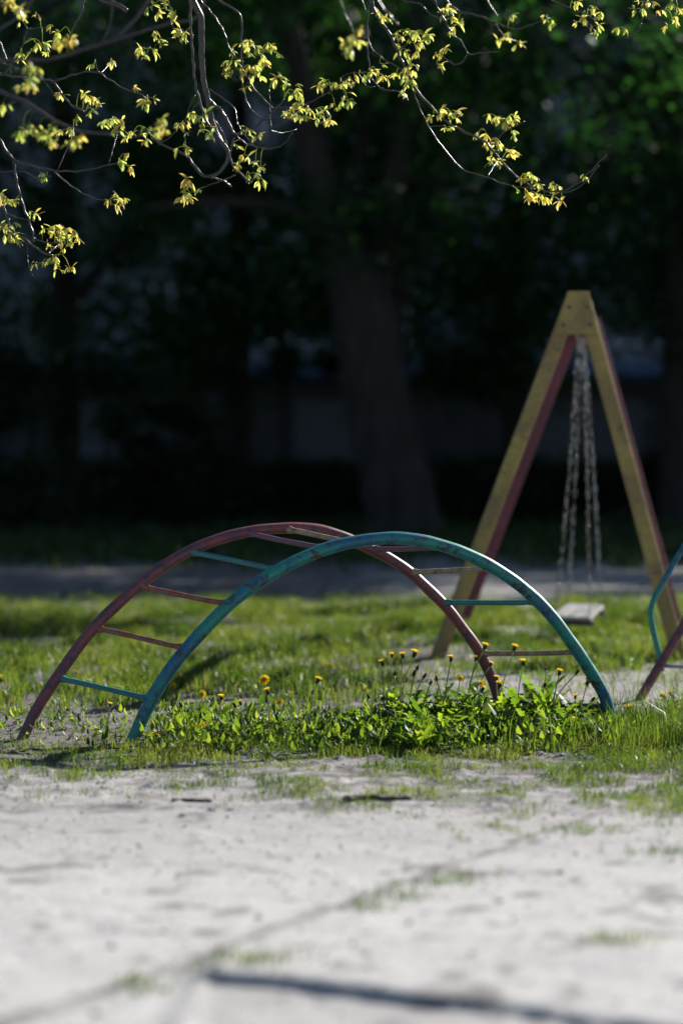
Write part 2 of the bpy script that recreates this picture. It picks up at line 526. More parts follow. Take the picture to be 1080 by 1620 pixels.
# ------------------------------------------------------------ grass
def blades(pts, h, w, lean, tint):
    n = len(pts)
    az = rng.uniform(0, 2 * math.pi, n); la = rng.uniform(0, 2 * math.pi, n)
    side = np.stack([np.cos(az), np.sin(az), np.zeros(n)], -1) * (w / 2)[:, None]
    ld = np.stack([np.cos(la), np.sin(la), np.zeros(n)], -1)
    base = pts
    mid = base + ld * (h * lean * 0.28)[:, None] + np.array([0, 0, 1]) * (h * 0.55)[:, None]
    tip = base + ld * (h * lean)[:, None] + np.array([0, 0, 1]) * (h * (1 - 0.35 * lean))[:, None]
    v = np.stack([base - side, base + side, mid - side * 0.8, mid + side * 0.8, tip], 1).reshape(-1, 3)
    k = (np.arange(n) * 5)[:, None]
    loops = (k + np.array([[0, 1, 3, 2, 2, 3, 4]])).ravel()
    sizes = np.tile([4, 3], n)
    return v, sizes, loops, np.repeat(tint, 5)


def scatter(x0, x1, y0, y1, per_m2, dens=veg_density, fan=True):
    n = int((x1 - x0) * (y1 - y0) * per_m2)
    X = rng.uniform(x0, x1, n); Y = rng.uniform(y0, y1, n)
    if fan:
        k = np.abs(X) < Y * 0.145 + 0.7
        X, Y = X[k], Y[k]
    k = rng.random(len(X)) < dens(X, Y)
    X, Y = X[k], Y[k]
    return np.stack([X, Y, ground_h(X, Y) - 0.004], -1)


def grass_obj(name, pts, hmin, hmax, w, label=None, tint_lo=0.0, tint_hi=0.75, leanmax=0.9):
    n = len(pts)
    h = rng.uniform(hmin, hmax, n) * (0.35 + 1.3 * sstep(0.3, 0.72, fbm(pts[:, 0] * 4, pts[:, 1] * 4, 5)))
    t = np.clip(tint_lo + (tint_hi - tint_lo) * (0.4 * rng.random(n) + 0.6 * sstep(0.3, 0.7, fbm(pts[:, 0] * 3.5, pts[:, 1] * 3.5, 15))), 0, 1)
    t = np.where(rng.random(n) < 0.07, rng.uniform(0.85, 1, n), t)
    v, s, l, tt = blades(pts, h, rng.uniform(0.6, 1.3, n) * w, rng.uniform(0.1, leanmax, n), t)
    o = np_mesh(name, v, s, l, M['grass'], None, {'tint': tt})
    tag(o, label, 'grass', None, 'stuff')
    return o


grass_obj('verge_grass', scatter(-2.4, 2.4, 8.8, 13.2, 7500), 0.014, 0.052, 0.0042,
          'short patchy grass along the edge of the sandy path', 0.2, 0.92)
grass_obj('lawn_grass', scatter(-4.2, 4.2, 13.2, 23.4, 3600), 0.035, 0.10, 0.007,
          'sunlit lawn behind the climbing arch', 0.15, 0.9)
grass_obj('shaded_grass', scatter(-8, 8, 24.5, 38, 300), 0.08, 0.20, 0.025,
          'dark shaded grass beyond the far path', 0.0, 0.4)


def tall_dens(X, Y):
    px = 540 + FPX * X / Y
    a = sstep(955, 1000, px) * sstep(11.2, 11.6, Y) * (1 - sstep(12.6, 13.0, Y))
    return a * sstep(0.42, 0.6, fbm(X * 5, Y * 5, 88)) + 0.35 * sstep(560, 640, px) * sstep(11.15, 11.35, Y) * (1 - sstep(11.7, 12, Y)) * sstep(0.45, 0.6, fbm(X * 6, Y * 6, 99))


grass_obj('tall_grass', scatter(-0.5, 2.3, 11.0, 13.1, 3200, tall_dens), 0.08, 0.19, 0.005,
          'taller bright grass around the right foot of the arch', 0.1, 0.8, 0.7)


# ------------------------------------------------------------ small ground cover leaves
def cover_dens(X, Y):
    px = 540 + FPX * X / Y
    a = sstep(215, 300, px) * (1 - sstep(960, 1010, px)) * sstep(11.2, 11.5, Y) * (1 - sstep(12.35, 12.75, Y))
    return a * (0.25 + 0.75 * sstep(0.38, 0.55, fbm(X * 4, Y * 4, 123))) + 0.10 * (1 - sstep(200, 260, px)) * sstep(11.3, 11.6, Y) * (1 - sstep(12.5, 12.9, Y))


def build_cover():
    pts = scatter(-2.0, 1.7, 11.1, 12.9, 2600, cover_dens)
    n = len(pts)
    hh = rng.uniform(0.008, 0.10, n) * (0.4 + 1.1 * fbm(pts[:, 0] * 5, pts[:, 1] * 5, 321))
    L = rng.uniform(0.022, 0.065, n); W = L * rng.uniform(0.30, 0.55, n)
    az = rng.uniform(0, 2 * math.pi, n); el = rng.uniform(-0.3, 1.1, n)
    d = np.stack([np.cos(az) * np.cos(el), np.sin(az) * np.cos(el), np.sin(el)], -1)
    s = np.stack([-np.sin(az), np.cos(az), np.zeros(n)], -1)
    up = np.cross(d, s) * -1
    b = pts + np.array([0, 0, 1]) * hh[:, None]
    L1, W1 = L[:, None], W[:, None] / 2
    v = np.stack([b, b + d * L1 * 0.35 + s * W1 + up * 0.25 * W1, b + d * L1 * 0.4, b + d * L1 * 0.35 - s * W1 + up * 0.25 * W1,
                  b + d * L1 * 0.75 + s * W1 * 0.7, b + d * L1 * 0.75 - up * 0.1 * L1, b + d * L1 * 0.75 - s * W1 * 0.7,
                  b + d * L1 - up * 0.25 * L1], 1).reshape(-1, 3)
    k = (np.arange(n) * 8)[:, None]
    loops = (k + np.array([[0, 2, 1, 0, 3, 2, 1, 2, 5, 4, 2, 3, 6, 5, 4, 5, 7, 5, 6, 7]])).ravel()
    sizes = np.tile([3, 3, 4, 4, 3, 3], n)
    o = np_mesh('ground_cover', v, sizes, loops, M['weed'], None, {'tint': np.repeat(rng.random(n), 8)})
    tag(o, 'low leafy weeds covering the soil under the arch', 'weeds', None, 'stuff')


build_cover()


# ------------------------------------------------------------ the climbing arch
BLUE = [(207, 1178), (230, 1127), (245, 1097), (280, 1045), (322, 997), (370, 950), (415, 917), (470, 887), (537, 862),
        (575, 855), (625, 851), (670, 856), (715, 868), (775, 895), (825, 929), (865, 967), (902, 1015), (935, 1065), (957, 1105), (967, 1152)]
RED = [(35, 1172), (57, 1125), (92, 1070), (122, 1027), (150, 992), (185, 957), (225, 922), (265, 892), (310, 867), (360, 849),
       (400, 840), (450, 835.5), (500, 837.5), (540, 848), (580, 866), (615, 883), (645, 903), (680, 935), (705, 960), (730, 992), (755, 1027), (775, 1067), (799, 1143)]
YB0, YB1 = G(207, 1175)[1], G(967, 1150)[1]


def zb(x): return YB0 + (YB1 - YB0) * (x - 207) / 760
def zr(x): return YB0 + 0.14 + (YB1 + 0.22 - YB0 - 0.14) * (x - 35) / 760


arch = thing('climbing_arch', 'low arched ladder climber of chipped teal and red tubes standing in the weeds', 'climbing arch',
             (0.1, 12.1, 0))
bpts = [P(x, y, zb(x)) for x, y in BLUE]; rpts = [P(x, y, zr(x)) for x, y in RED]
def buried(pts):
    a = pts[0] + (pts[0] - pts[1]) * (0.12 / np.linalg.norm(pts[0] - pts[1]))
    b = pts[-1] + (pts[-1] - pts[-2]) * (0.12 / np.linalg.norm(pts[-1] - pts[-2]))
    return [a] + pts + [b]
bs = spline(buried(bpts), 110); rs = spline(buried(rpts), 110)
def wobble(c, amp=0.0012):
    k = np.arange(len(c))
    return 0.0305 * np.ones(len(c)) + amp * np.sin(k * 0.9) * np.sin(k * 0.37)
o = MB().tube(rs, wobble(rs) - 0.002, 20).build('side_rail', M['red'], arch); o['label'] = 'chipped dull red curved tube'
o = MB().tube(bs, wobble(bs) + 0.0015, 20).build('side_rail', M['teal'], arch); o['label'] = 'chipped teal curved tube'


def nearest3(curve, fx, fy):
    best, bi = 1e9, 0
    for i, p in enumerate(curve):
        t = ray(0, 0)
        # project
        v = p - np.array([0, 0, CAM_H])
        fwd = np.array([0, ST, -CT]); upv = np.array([0, CT, ST])
        z = v @ fwd
        x, y = 540 + FPX * v[0] / z, 810 - FPX * (v @ upv) / z
        d = (x - fx) ** 2 + (y - fy) ** 2
        if d < best:
            best, bi = d, i
    return curve[bi]


RUNGS = [((92, 1078), (230, 1105), 'teal_rung', 'teal rung'), ((155, 995), (290, 1020), 'rust_rung', 'red rung with blue chips'),
         ((228, 930), (358, 950), 'rust_rung', 'rusty red rung'), ((305, 875), (435, 893), 'teal_rung', 'teal rung'),
         ((390, 845), (515, 860), 'plum_rung', 'dull red rung'), ((450, 835), (560, 852), 'beige', 'beige rung'),
         ((585, 866), (705, 871), 'plum_rung', 'dull plum rung'), ((645, 902), (775, 906), 'beige', 'beige rung'),
         ((703, 956), (845, 960), 'teal_rung', 'teal rung'), ((772, 1028), (905, 1031), 'beige', 'pale beige rung'),
         ((790, 1112), (955, 1115), 'dark_rung', 'dark rung near the ground')]
for (a, b, mt, lb) in RUNGS:
    pa, pb = nearest3(rs, *a), nearest3(bs, *b)
    t = np.linspace(0, 1, 14)[:, None]
    sag = np.zeros((14, 3)); sag[:, 2] = -np.sin(t[:, 0] * math.pi) * random.uniform(0.001, 0.007) + 0.0012 * np.sin(t[:, 0] * 9 + a[0])
    dl = 0.032 / np.linalg.norm(pb - pa)                     # the tube surface, where the weld bead sits
    t = np.concatenate([[0, dl, dl * 1.35, dl * 1.9], np.linspace(dl * 2.6, 1 - dl * 2.6, 6), [1 - dl * 1.9, 1 - dl * 1.35, 1 - dl, 1]])[:, None]
    weld = np.array([.004, .0055, .0035, 0, 0, 0, 0, 0, 0, 0, 0, .0035, .0055, .004])
    pts = pa * (1 - t) + pb * t + sag
    o = MB().tube(pts, 0.0135 + 0.0006 * np.sin(np.arange(14) * 1.7) + weld, 12).build('rung', M[mt], arch)
    o['label'] = lb

# ------------------------------------------------------------ bent pipe frame cut by the right edge
fr = thing('pipe_climber', 'bent teal and red pipe frame entering at the right edge', 'climbing frame', (1.75, 13.5, 0))
fd = 13.55
foot = G(1010, 1108)
rd = [P(1008, 1112, foot[1]), P(1040, 1057, foot[1] + 0.05), P(1080, 990, foot[1] + 0.1), P(1150, 873, foot[1] + 0.2), P(1185, 815, foot[1] + 0.22)]
MB().tube(spline(rd, 30), 0.0265, 14).build('leg', M['red'], fr)['label'] = 'slanting red pipe leg'
tl = [P(1046, 1062, foot[1] + 0.06), P(1040, 1030, foot[1] + 0.07), P(1030, 985, foot[1] + 0.08), P(1028, 968, foot[1] + 0.08), P(1031, 955, foot[1] + 0.09),
      P(1050, 918, foot[1] + 0.12), P(1080, 866, foot[1] + 0.2), P(1130, 790, foot[1] + 0.4), P(1150, 775, foot[1] + 0.5), P(1250, 765, foot[1] + 0.9)]
MB().tube(spline(tl, 50), 0.0165, 12).build('handrail', M['teal'], fr)['label'] = 'bent teal pipe handrail'
MB().tube(spline([P(1043, 1053, foot[1] + 0.06), P(1110, 1056, foot[1] + 0.1), P(1330, 1062, foot[1] + 0.3)], 16), 0.012, 10).build('crossbar', M['grey_pipe'], fr)
rd2 = [P(1340, 1085, foot[1] + 0.3), P(1300, 1010, foot[1] + 0.3), P(1185, 815, foot[1] + 0.23)]
MB().tube(spline(rd2, 20), 0.0265, 14).build('leg', M['red'], fr)['label'] = 'slanting red pipe leg'

# ------------------------------------------------------------ the swing
SY, RY = 16.0, 18.7
swing = thing('swing', 'wooden A-frame swing with yellow front legs, red rear legs and chains holding one board seat', 'swing', (1.6, 17.2, 0))


def plank(pa, pb, w, d, mat, lab=None, name='leg'):
    """straight beam from pa to pb: w across in the picture plane, d in depth"""
    pa, pb = np.asarray(pa), np.asarray(pb)
    ax = (pb - pa) / np.linalg.norm(pb - pa)
    dy = np.array([0, 1.0, 0]); dy = dy - ax * (ax @ dy); dy /= np.linalg.norm(dy)
    sx = np.cross(ax, dy)
    outline = [pa - sx * w / 2 - dy * d / 2, pa + sx * w / 2 - dy * d / 2, pb + sx * w / 2 - dy * d / 2, pb - sx * w / 2 - dy * d / 2]
    o = MB().prism(outline, dy * d).build(name, mat, swing, smooth=False, bevel=0.008, normals=True)
    if lab: o['label'] = lab
    return o


plank(P(683, 1062, SY), P(904, 478, SY), 0.096, 0.075, M['yellow'], 'yellow front leg, left')
plank(P(1080, 1066, SY), P(923, 478, SY), 0.096, 0.075, M['yellow'], 'yellow front leg, right')
plate = [P(897, 461, SY - 0.045), P(930, 461, SY - 0.045), P(946, 529, SY - 0.045), P(877, 529, SY - 0.045)]
MB().prism(plate, (0, -0.02, 0)).build('gusset_plate', M['yellow'], swing, smooth=False, bevel=0.004, normals=True)
plank(P(721, 1008, RY), P(911, 505, RY), 0.11, 0.075, M['pink'], 'faded red rear leg, left')
plank(P(1073, 1008, RY), P(935, 505, RY), 0.11, 0.075, M['pink'], 'faded red rear leg, right')
for bx_, by_ in ((890, 514), (933, 514), (900, 486), (928, 486)):
    c = P(bx_, by_, SY - 0.066)
    MB().tube([c, c - np.array([0, 0.012, 0])], 0.012, 6).build('bolt', M['dark_metal'], swing, smooth=False)
plate2 = [P(908, 490, RY - 0.045), P(937, 490, RY - 0.045), P(950, 548, RY - 0.045), P(893, 548, RY - 0.045)]
MB().prism(plate2, (0, -0.02, 0)).build('gusset_plate', M['pink'], swing, smooth=False, bevel=0.004, normals=True)
bz = 2.22
bx0, bx1 = P(913, 510, SY)[0], P(924, 520, RY)[0]
MB().tube([(bx0, SY - 0.02, bz), (bx1, RY + 0.05, bz)], 0.045, 16).build('beam', M['pink'], swing)


def beam_at(Y):
    t = (Y - SY) / (RY - SY)
    return np.array([bx0 + (bx1 - bx0) * t, Y, bz - 0.05])


def chain(pa, pb, name='chain'):
    """oval links, each turned a quarter against the last"""
    pa, pb = np.asarray(pa), np.asarray(pb)
    L = np.linalg.norm(pb - pa); pitch = 0.060
    n = int(L / pitch)
    ax = (pb - pa) / L
    u = np.cross(ax, [0.3, 0.9, 0.1]); u /= np.linalg.norm(u); w = np.cross(ax, u)
    mb = MB()
    for i in range(n + 1):
        bow = 0.012 * math.sin(i / n * math.pi)
        c = pa + ax * (L * i / n) + np.array([bow, 0, 0])
        ang = (i % 2) * math.pi / 2 + random.uniform(-0.8, 0.8)
        s = math.cos(ang) * u + math.sin(ang) * w; nrm = np.cross(ax, s)
        vs, fs = [], []
        K, Q = 12, 8
        for k in range(K):
            a = 2 * math.pi * k / K
            ctr = c + ax * math.cos(a) * 0.0345 + s * math.sin(a) * 0.012
            od = ax * math.cos(a) * 0.8 + s * math.sin(a); od /= np.linalg.norm(od)
            for q in range(Q):
                b = 2 * math.pi * q / Q
                vs.append(ctr + 0.0034 * (math.cos(b) * od + math.sin(b) * nrm))
        for k in range(K):
            for q in range(Q):
                fs.append((k * Q + q, k * Q + (q + 1) % Q, ((k + 1) % K) * Q + (q + 1) % Q, ((k + 1) % K) * Q + q))
        mb.add(vs, fs)
    return mb.build(name, M['steel'], swing)


seat_y = 17.25
sc = P(914, 968, seat_y)
ca, sa = math.cos(R(-20)), math.sin(R(-20))
ru = np.array([ca, sa, -0.015]); rv = np.array([-sa, ca, 0.16]); rv /= np.linalg.norm(rv)
rn = np.cross(ru, rv); ru = np.cross(rv, rn)
rot = np.stack([ru, rv, rn], 1)
mb = MB()
for k in range(3):
    mb.box(sc + ru * (k - 1) * 0.095, (0.088, 0.40, 0.026), rot)
o = mb.build('seat', M['seat_wood'], swing, smooth=False, bevel=0.005, normals=True); o['label'] = 'worn pale board seat'
mb = MB()
for s in (-1, 1):
    mb.box(sc + rv * s * 0.16 - rn * 0.035, (0.30, 0.04, 0.04), rot)
mb.build('seat_bracket', M['dark_metal'], swing, smooth=False, bevel=0.004, normals=True)
for s, Yt in ((-1, 16.95), (1, 17.55)):
    for q in (-1, 1):
        chain(beam_at(Yt) + np.array([q * 0.012, 0, 0]), sc + rv * s * 0.17 + ru * q * 0.122 + rn * 0.012)
for Yt in (16.95, 17.55):
    b = beam_at(Yt)
    t = np.linspace(0, 2 * math.pi, 17)
    pts = np.stack([b[0] + 0.05 * np.sin(t), np.full(17, Yt), b[2] + 0.047 + 0.052 * np.cos(t)], -1)
    MB().tube(pts, 0.007, 8, cap=False).build('hanger', M['dark_metal'], swing)


# ------------------------------------------------------------ dandelions
def leaf_shape(L, W, el, droop, lobes):
    """points along one dandelion leaf in local x(out) z(up), y = width"""
    K = 13
    vs = []
    x = z = 0.0
    for i in range(K):
        t = i / (K - 1)
        a = el - droop * t
        if i:
            x += L / (K - 1) * math.cos(a); z += L / (K - 1) * math.sin(a)
        w = W * (0.22 + 0.78 * math.sin(min(1, t * 1.02) ** 1.3 * math.pi * 0.93) ** 0.8)
        if i % 2 == 0 and 1 < i < K - 2:
            w *= 1 - lobes
        if i == K - 1: w = W * 0.04
        f = 0.18 * w
        vs += [(x + (0.4 * w if i % 2 and lobes > 0.3 else 0) * -1, w / 2, z + f), (x, 0, z), (x - (0.4 * w if i % 2 and lobes > 0.3 else 0), -w / 2, z + f)]
    fs = []
    for i in range(K - 1):
        a = i * 3
        fs += [(a, a + 1, a + 4, a + 3), (a + 1, a + 2, a + 5, a + 4)]
    return np.array(vs), fs


def head_mesh(kind):
    mb = MB()
    # involucre (green cup, tint 0..0.3), petals (tint > 0.45)
    prof = {'open': [(0.003, -0.016), (0.009, -0.012), (0.011, -0.004), (0.010, 0.0)],
            'half': [(0.003, -0.020), (0.008, -0.016), (0.009, -0.006), (0.0085, 0.002)],
            'bud': [(0.003, -0.018), (0.007, -0.013), (0.007, -0.002), (0.005, 0.007), (0.002, 0.011)],
            'wilted': [(0.003, -0.018), (0.008, -0.013), (0.008, -0.002), (0.006, 0.006)],
            'seed': [(0.003, -0.014), (0.007, -0.010), (0.006, -0.002)]}[kind]
    K = 10
    vs = [(r * math.cos(2 * math.pi * k / K), r * math.sin(2 * math.pi * k / K), z) for r, z in prof for k in range(K)]
    fs = [(i * K + k, i * K + (k + 1) % K, (i + 1) * K + (k + 1) % K, (i + 1) * K + k) for i in range(len(prof) - 1) for k in range(K)]
    fs.append(tuple((len(prof) - 1) * K + k for k in range(K)))
    mb.add(vs, fs, 0.28 if kind in ('bud', 'wilted') else 0.2)
    def petal(a, el, L, W, r0, z0, tint):
        d = np.array([math.cos(a) * math.cos(el), math.sin(a) * math.cos(el), math.sin(el)])
        s = np.array([-math.sin(a), math.cos(a), 0]) * W / 2
        b = np.array([math.cos(a) * r0, math.sin(a) * r0, z0])
        e = b + d * L; m_ = b + d * L * 0.6 + np.array([0, 0, 0.001])
        mb.add([b - s * .6, b + s * .6, m_ + s, m_ - s, e + s * .8, e - s * .8], [(0, 1, 2, 3), (3, 2, 4, 5)], tint)
    for k in range(9):                                              # reflexed bracts
        petal(2 * math.pi * k / 9 + .2, -0.75, 0.012, 0.004, 0.007, -0.013, 0.05)
    if kind == 'open':
        for lay, (n, el, L) in enumerate([(34, 0.08, 0.026), (30, 0.35, 0.022), (22, 0.75, 0.016), (14, 1.2, 0.011)]):
            for k in range(n):
                petal(2 * math.pi * (k + random.random() * .6) / n, el + random.uniform(-.1, .1), L * random.uniform(.88, 1.05), 0.0042, 0.004, 0.001, random.uniform(0.7, 1) - lay * 0.07)
    if kind == 'half':
        for lay, (n, el, L) in enumerate([(26, 0.62, 0.018), (22, 0.95, 0.016), (14, 1.3, 0.014)]):
            for k in range(n):
                petal(2 * math.pi * (k + random.random() * .6) / n, el + random.uniform(-.14, .14), L * random.uniform(.85, 1.1), 0.0042, 0.005, 0.0, random.uniform(0.72, 1.0))
    if kind == 'wilted':
        for k in range(16):
            petal(2 * math.pi * k / 16, random.uniform(0.7, 1.4), 0.012, 0.003, 0.004, 0.002, random.uniform(0.28, 0.5))
    if kind == 'seed':
        for k in range(70):
            petal(random.uniform(0, 6.28), random.uniform(-.2, 1.4), random.uniform(0.010, 0.017), 0.0012, 0.003, 0.0, 0.02)
    o = mb.build('flower_head', M['flower'], None)
    COL.objects.unlink(o)
    return o.data


HEADS = {k: [head_mesh(k) for _ in range(2)] for k in ('open', 'half', 'bud', 'wilted', 'seed')}


def dandelion(bx, by, heads, label, nleaf=11, size=1.0, group='dandelions around the climbing arch', depth=None, leafh=(0.5, 1.25)):
    base = G(bx, by)
    if depth: base = np.array([(bx - 540) / FPX * depth, depth, 0])
    base[2] = float(ground_h(base[0], base[1])) - 0.004
    t = thing('dandelion', label, 'dandelion', base, group)
    if nleaf:
        mb = MB()
        a0 = random.uniform(0, 6.28)
        for i in range(nleaf):
            L = random.uniform(0.13, 0.25) * size
            vs, fs = leaf_shape(L, L * random.uniform(0.16, 0.25), random.uniform(*leafh), random.uniform(0.4, 1.6), random.choice([0.1, 0.35, 0.5, 0.55]))
            a = a0 + i * 2.4 + random.uniform(-.3, .3)
            tw = random.uniform(-.35, .35)
            vs[:, 2] += vs[:, 1] * tw
            r = np.array([[math.cos(a), -math.sin(a), 0], [math.sin(a), math.cos(a), 0], [0, 0, 1]])
            mb.add(vs @ r.T + base + r @ np.array([0.008, 0, 0]), fs, random.random())
        mb.build('leaf_rosette', M['dandelion_leaf'], t)
    for (hx, hy, kind, *sc_) in heads:
        tip = P(hx, hy + 4, base[1] + random.uniform(-0.03, 0.03))
        root = base + np.array([random.uniform(-.012, .012), random.uniform(-.012, .012), 0])
        mid = root * 0.45 + tip * 0.55; mid[:2] = mid[:2] * 0.55 + root[:2] * 0.45 + np.array([random.uniform(-.012, .012), 0])
        pts = spline([root, mid, tip], 9)
        st = MB().tube(pts, np.linspace(0.0036, 0.0028, 9), 7, tint=random.random()).build('stem', M['stem'], t)
        h = bpy.data.objects.new('flower_head', random.choice(HEADS[kind]))
        link(h, st)
        d = Vector(pts[-1] - pts[-2]).normalized()
        tilt = Vector((random.uniform(-.25, .25), random.uniform(-.25, .15), 0)) + d
        if kind == 'open':
            tilt = d + Vector((random.uniform(-.3, .3), random.uniform(-1.3, -0.2), 0))
        h.rotation_euler = tilt.to_track_quat('Z', 'Y').to_euler()
        h.location = Vector(pts[-1] - base) + tilt.normalized() * 0.012
        s = (sc_[0] if sc_ else 1.0) * random.uniform(0.92, 1.06)
        h.scale = (s, s, s)
    return t


DANDELIONS = [
    (425, 1165, [(419, 1074, 'open', 1.1), (424, 1092, 'half'), (430, 1140, 'half', .8)], 'dandelion with the largest open flower on a tall stem, left of the arch centre'),
    (488, 1160, [(502, 1075, 'half', 1.05), (495, 1094, 'bud')], 'lone dandelion with one half-open flower leaning right, centre of the arch opening'),
    (345, 1160, [(350, 1102, 'half')], 'dandelion with a single small half-open flower, left of the two close-set heads'),
    (388, 1165, [(381, 1110, 'half', .9), (372, 1113, 'bud')], 'dandelion with a small flower and a dark bud side by side near the tallest flower'),
    (290, 1165, [(287, 1113, 'bud'), (299, 1147, 'half', .9), (277, 1143, 'half', .8)], 'dandelion with an upright dark bud and two low flowers near the teal left foot'),
    (322, 1172, [(321, 1147, 'open', .75)], 'low dandelion with one round orange-yellow flower close to the leaves, left side'),
    (246, 1177, [(245, 1163, 'open', .85)], 'dandelion flowering at ground level right beside the left foot of the teal tube'),
    (610, 1150, [(605, 1047, 'half'), (620, 1035, 'half', .8)], 'dandelion with two tall thin stems, leftmost of the tall flowers in the big clump'),
    (630, 1145, [(637, 1035, 'half', 1.05), (655, 1032, 'half', 1.2), (624, 1064, 'bud')], 'dandelion with two tall yellow heads and a dark bud at the left of the clump'),
    (645, 1150, [(659, 1055, 'wilted'), (654, 1063, 'bud', 1.2), (670, 1067, 'bud', 1.1)], 'dandelion with three dark closed heads and no open flower, below the tall yellow pair'),
    (590, 1160, [(583, 1100, 'bud'), (604, 1103, 'bud')], 'dandelion with two pale stems ending in small dark buds, left edge of the clump'),
    (668, 1155, [(680, 1078, 'half', .8)], 'dandelion with one small flower on a pale curved stem within the clump'),
    (677, 1172, [(677, 1146, 'open', .85)], 'dandelion with an open sun-shaped flower facing the camera low in the clump'),
    (705, 1150, [(713, 1040, 'half', 1.05), (690, 1071, 'bud')], 'dandelion with one tall flower on a straight pale stem left of the red tube'),
    (725, 1155, [(727, 1071, 'open', .7)], 'dandelion with a bright round flower at leaf height left of the red tube'),
    (740, 1145, [(766, 1021, 'half', 1.25), (775, 1049, 'half', .8), (752, 1040, 'wilted')], 'tall dandelion whose flower stands right in front of the end of the red tube'),
    (755, 1155, [(760, 1079, 'open', .75), (762, 1088, 'half')], 'dandelion with two crowded yellow flowers just below the red tube end'),
    (785, 1150, [(813, 1023, 'half', 1.2), (785, 1072, 'half'), (790, 1081, 'half', 1.1)], 'dandelion with one flower leaning far right in front of the lowest beige rung'),
    (822, 1150, [(827, 1046, 'half', 1.0), (826, 1123, 'half', .8)], 'dandelion with a flat yellow flower on a straight stem under the lowest beige rung'),
    (858, 1145, [(863, 1056, 'seed'), (861, 1081, 'wilted', 1.2)], 'dandelion gone to a grey seed head with a wilted brown head below'),
    (872, 1150, [(884, 1062, 'half'), (911, 1061, 'bud')], 'dandelion with a small dark-cupped flower and a thin stem leaning to the teal tube'),
    (915, 1150, [(928, 1077, 'half', 1.2), (909, 1100, 'half', .8), (936, 1104, 'bud')], 'dandelion with a wide flower touching the teal tube above its right foot'),
    (905, 1165, [(908, 1137, 'open', .85)], 'dandelion with a low round flower left of the right teal foot'),
    (662, 1188, [(662, 1177, 'open', .6)], 'tiny dandelion flower in the short grass in front of the clump'),
    (1060, 1122, [(1062, 1096, 'half', 1.2), (1050, 1099, 'half')], 'dandelion with two blurred yellow flowers near the red leg at the right edge'),
    (993, 1137, [(995, 1118, 'half', 1.1)], 'low dandelion between the right teal foot and the red pipe leg'),
    (3, 1100, [(2, 1072, 'half', 1.1)], 'dandelion cut by the left edge of the picture above the bare soil'),
    (170, 1168, [(175, 1114, 'half', .7)], 'single spindly dandelion on the bare soil between the two left feet'),
]
for bx, by, hd, lab in DANDELIONS:
    clump = 560 < bx < 950
    n = 20 if clump else 10
    if bx > 980 or bx < 100: n = 6
    dandelion(bx, by, hd, lab, n, 1.05 if 775 < bx < 900 and by < 1160 else 0.95 if clump else 0.72 if bx > 300 else 0.55, leafh=(0.8, 1.45) if clump else (0.4, 1.2))
# leafy plants of the clump that show no flower
LEAFY = [(800, 1145), (845, 1140), (575, 1168), (655, 1170), (700, 1168), (735, 1168), (770, 1165), (800, 1168), (835, 1165), (850, 1130), (880, 1168), (690, 1128), (820, 1128), (745, 1120)]
for i, (bx, by) in enumerate(LEAFY):
    dandelion(bx, by, [], 'flowerless leafy dandelion rosette filling the big clump', 20, 1.02 if by in (1145, 1140, 1130) else 0.88, leafh=(0.8, 1.45))
FAR = [(298, 1059), (282, 1067), (276, 1083), (321, 1096), (452, 1072), (461, 1096), (441, 1107), (527, 1097), (373, 1059), (575, 1089), (590, 1090), (608, 1070), (120, 1062), (520, 1052)]
for i, (hx, hy) in enumerate(FAR):
    dandelion(hx, hy + 7, [(hx, hy, 'open', 0.85)], 'small blurred yellow dandelion in the lawn seen through the arch', 4, 0.45, 'blurred dandelions in the lawn')

# ------------------------------------------------------------ tufts, sticks and stones on the path
TUFTS = [((912, 1325), 90, 0.10, 'grass tuft on the sandy path, farthest right of the path tufts'),
         ((702, 1405), 80, 0.09, 'widest grass tuft along the seam in the sandy path'),
         ((645, 1430), 45, 0.06, 'upright small grass tuft between two others on the path seam'),
         ((582, 1450), 45, 0.05, 'dark low grass tuft on the path seam, left of the upright one'),
         ((388, 1533), 90, 0.08, 'pale yellowish grass tuft at the corner of the front lip of the path'),
         ((288, 1247), 40, 0.06, 'single grass tuft at the front edge of the verge on the left'),
         ((985, 1508), 45, 0.06, 'sparse dry tuft on the right part of the path near the front lip'),
         ((1060, 1358), 70, 0.08, 'grass tuft by the right edge of the picture on the path'),
         ((225, 1560), 40, 0.05, 'faint thin grass tuft on the front left seam of the path')]
for (px, py), n, spread, lab in TUFTS:
    b = G(px, py); b[2] = float(ground_h(b[0], b[1])) - 0.003
    k = rng.normal(0, 1, (n, 2)) * np.array([spread, spread * 0.8])
    pts = np.stack([k[:, 0], k[:, 1], ground_h(b[0] + k[:, 0], b[1] + k[:, 1]) - b[2] - 0.003], -1)
    tint = rng.uniform(0.35, 0.9, n) if 'pale' in lab or 'dry' in lab else rng.uniform(0.0, 0.7, n)
    v, s, l, tt = blades(pts, rng.uniform(0.02, 0.06, n), rng.uniform(0.004, 0.007, n), rng.uniform(0.2, 1.1, n), tint)
    o = np_mesh('grass_tuft', v, s, l, M['grass'], None, {'tint': tt})
    o.location = b
    tag(o, lab, 'grass tuft', 'grass tufts on the sandy path')


def stick(pxs, r, lab, lift=0.0, name='stick', mat='dead_wood', cat='stick'):
    pts = [G(*p) for p in pxs]
    sp = spline(pts, 16)
    sp[:, 2] = ground_h(sp[:, 0], sp[:, 1]) + r * 0.6 + lift * np.sin(np.linspace(0, math.pi, 16))
    c = sp.mean(0)
    rad = r * (1 - 0.5 * np.linspace(0, 1, 16)) * (1 + 0.25 * np.sin(np.arange(16) * 1.9))
    o = MB().tube(sp - c, rad, 9).build(name, M[mat])
    o.location = c
    tag(o, lab, cat)


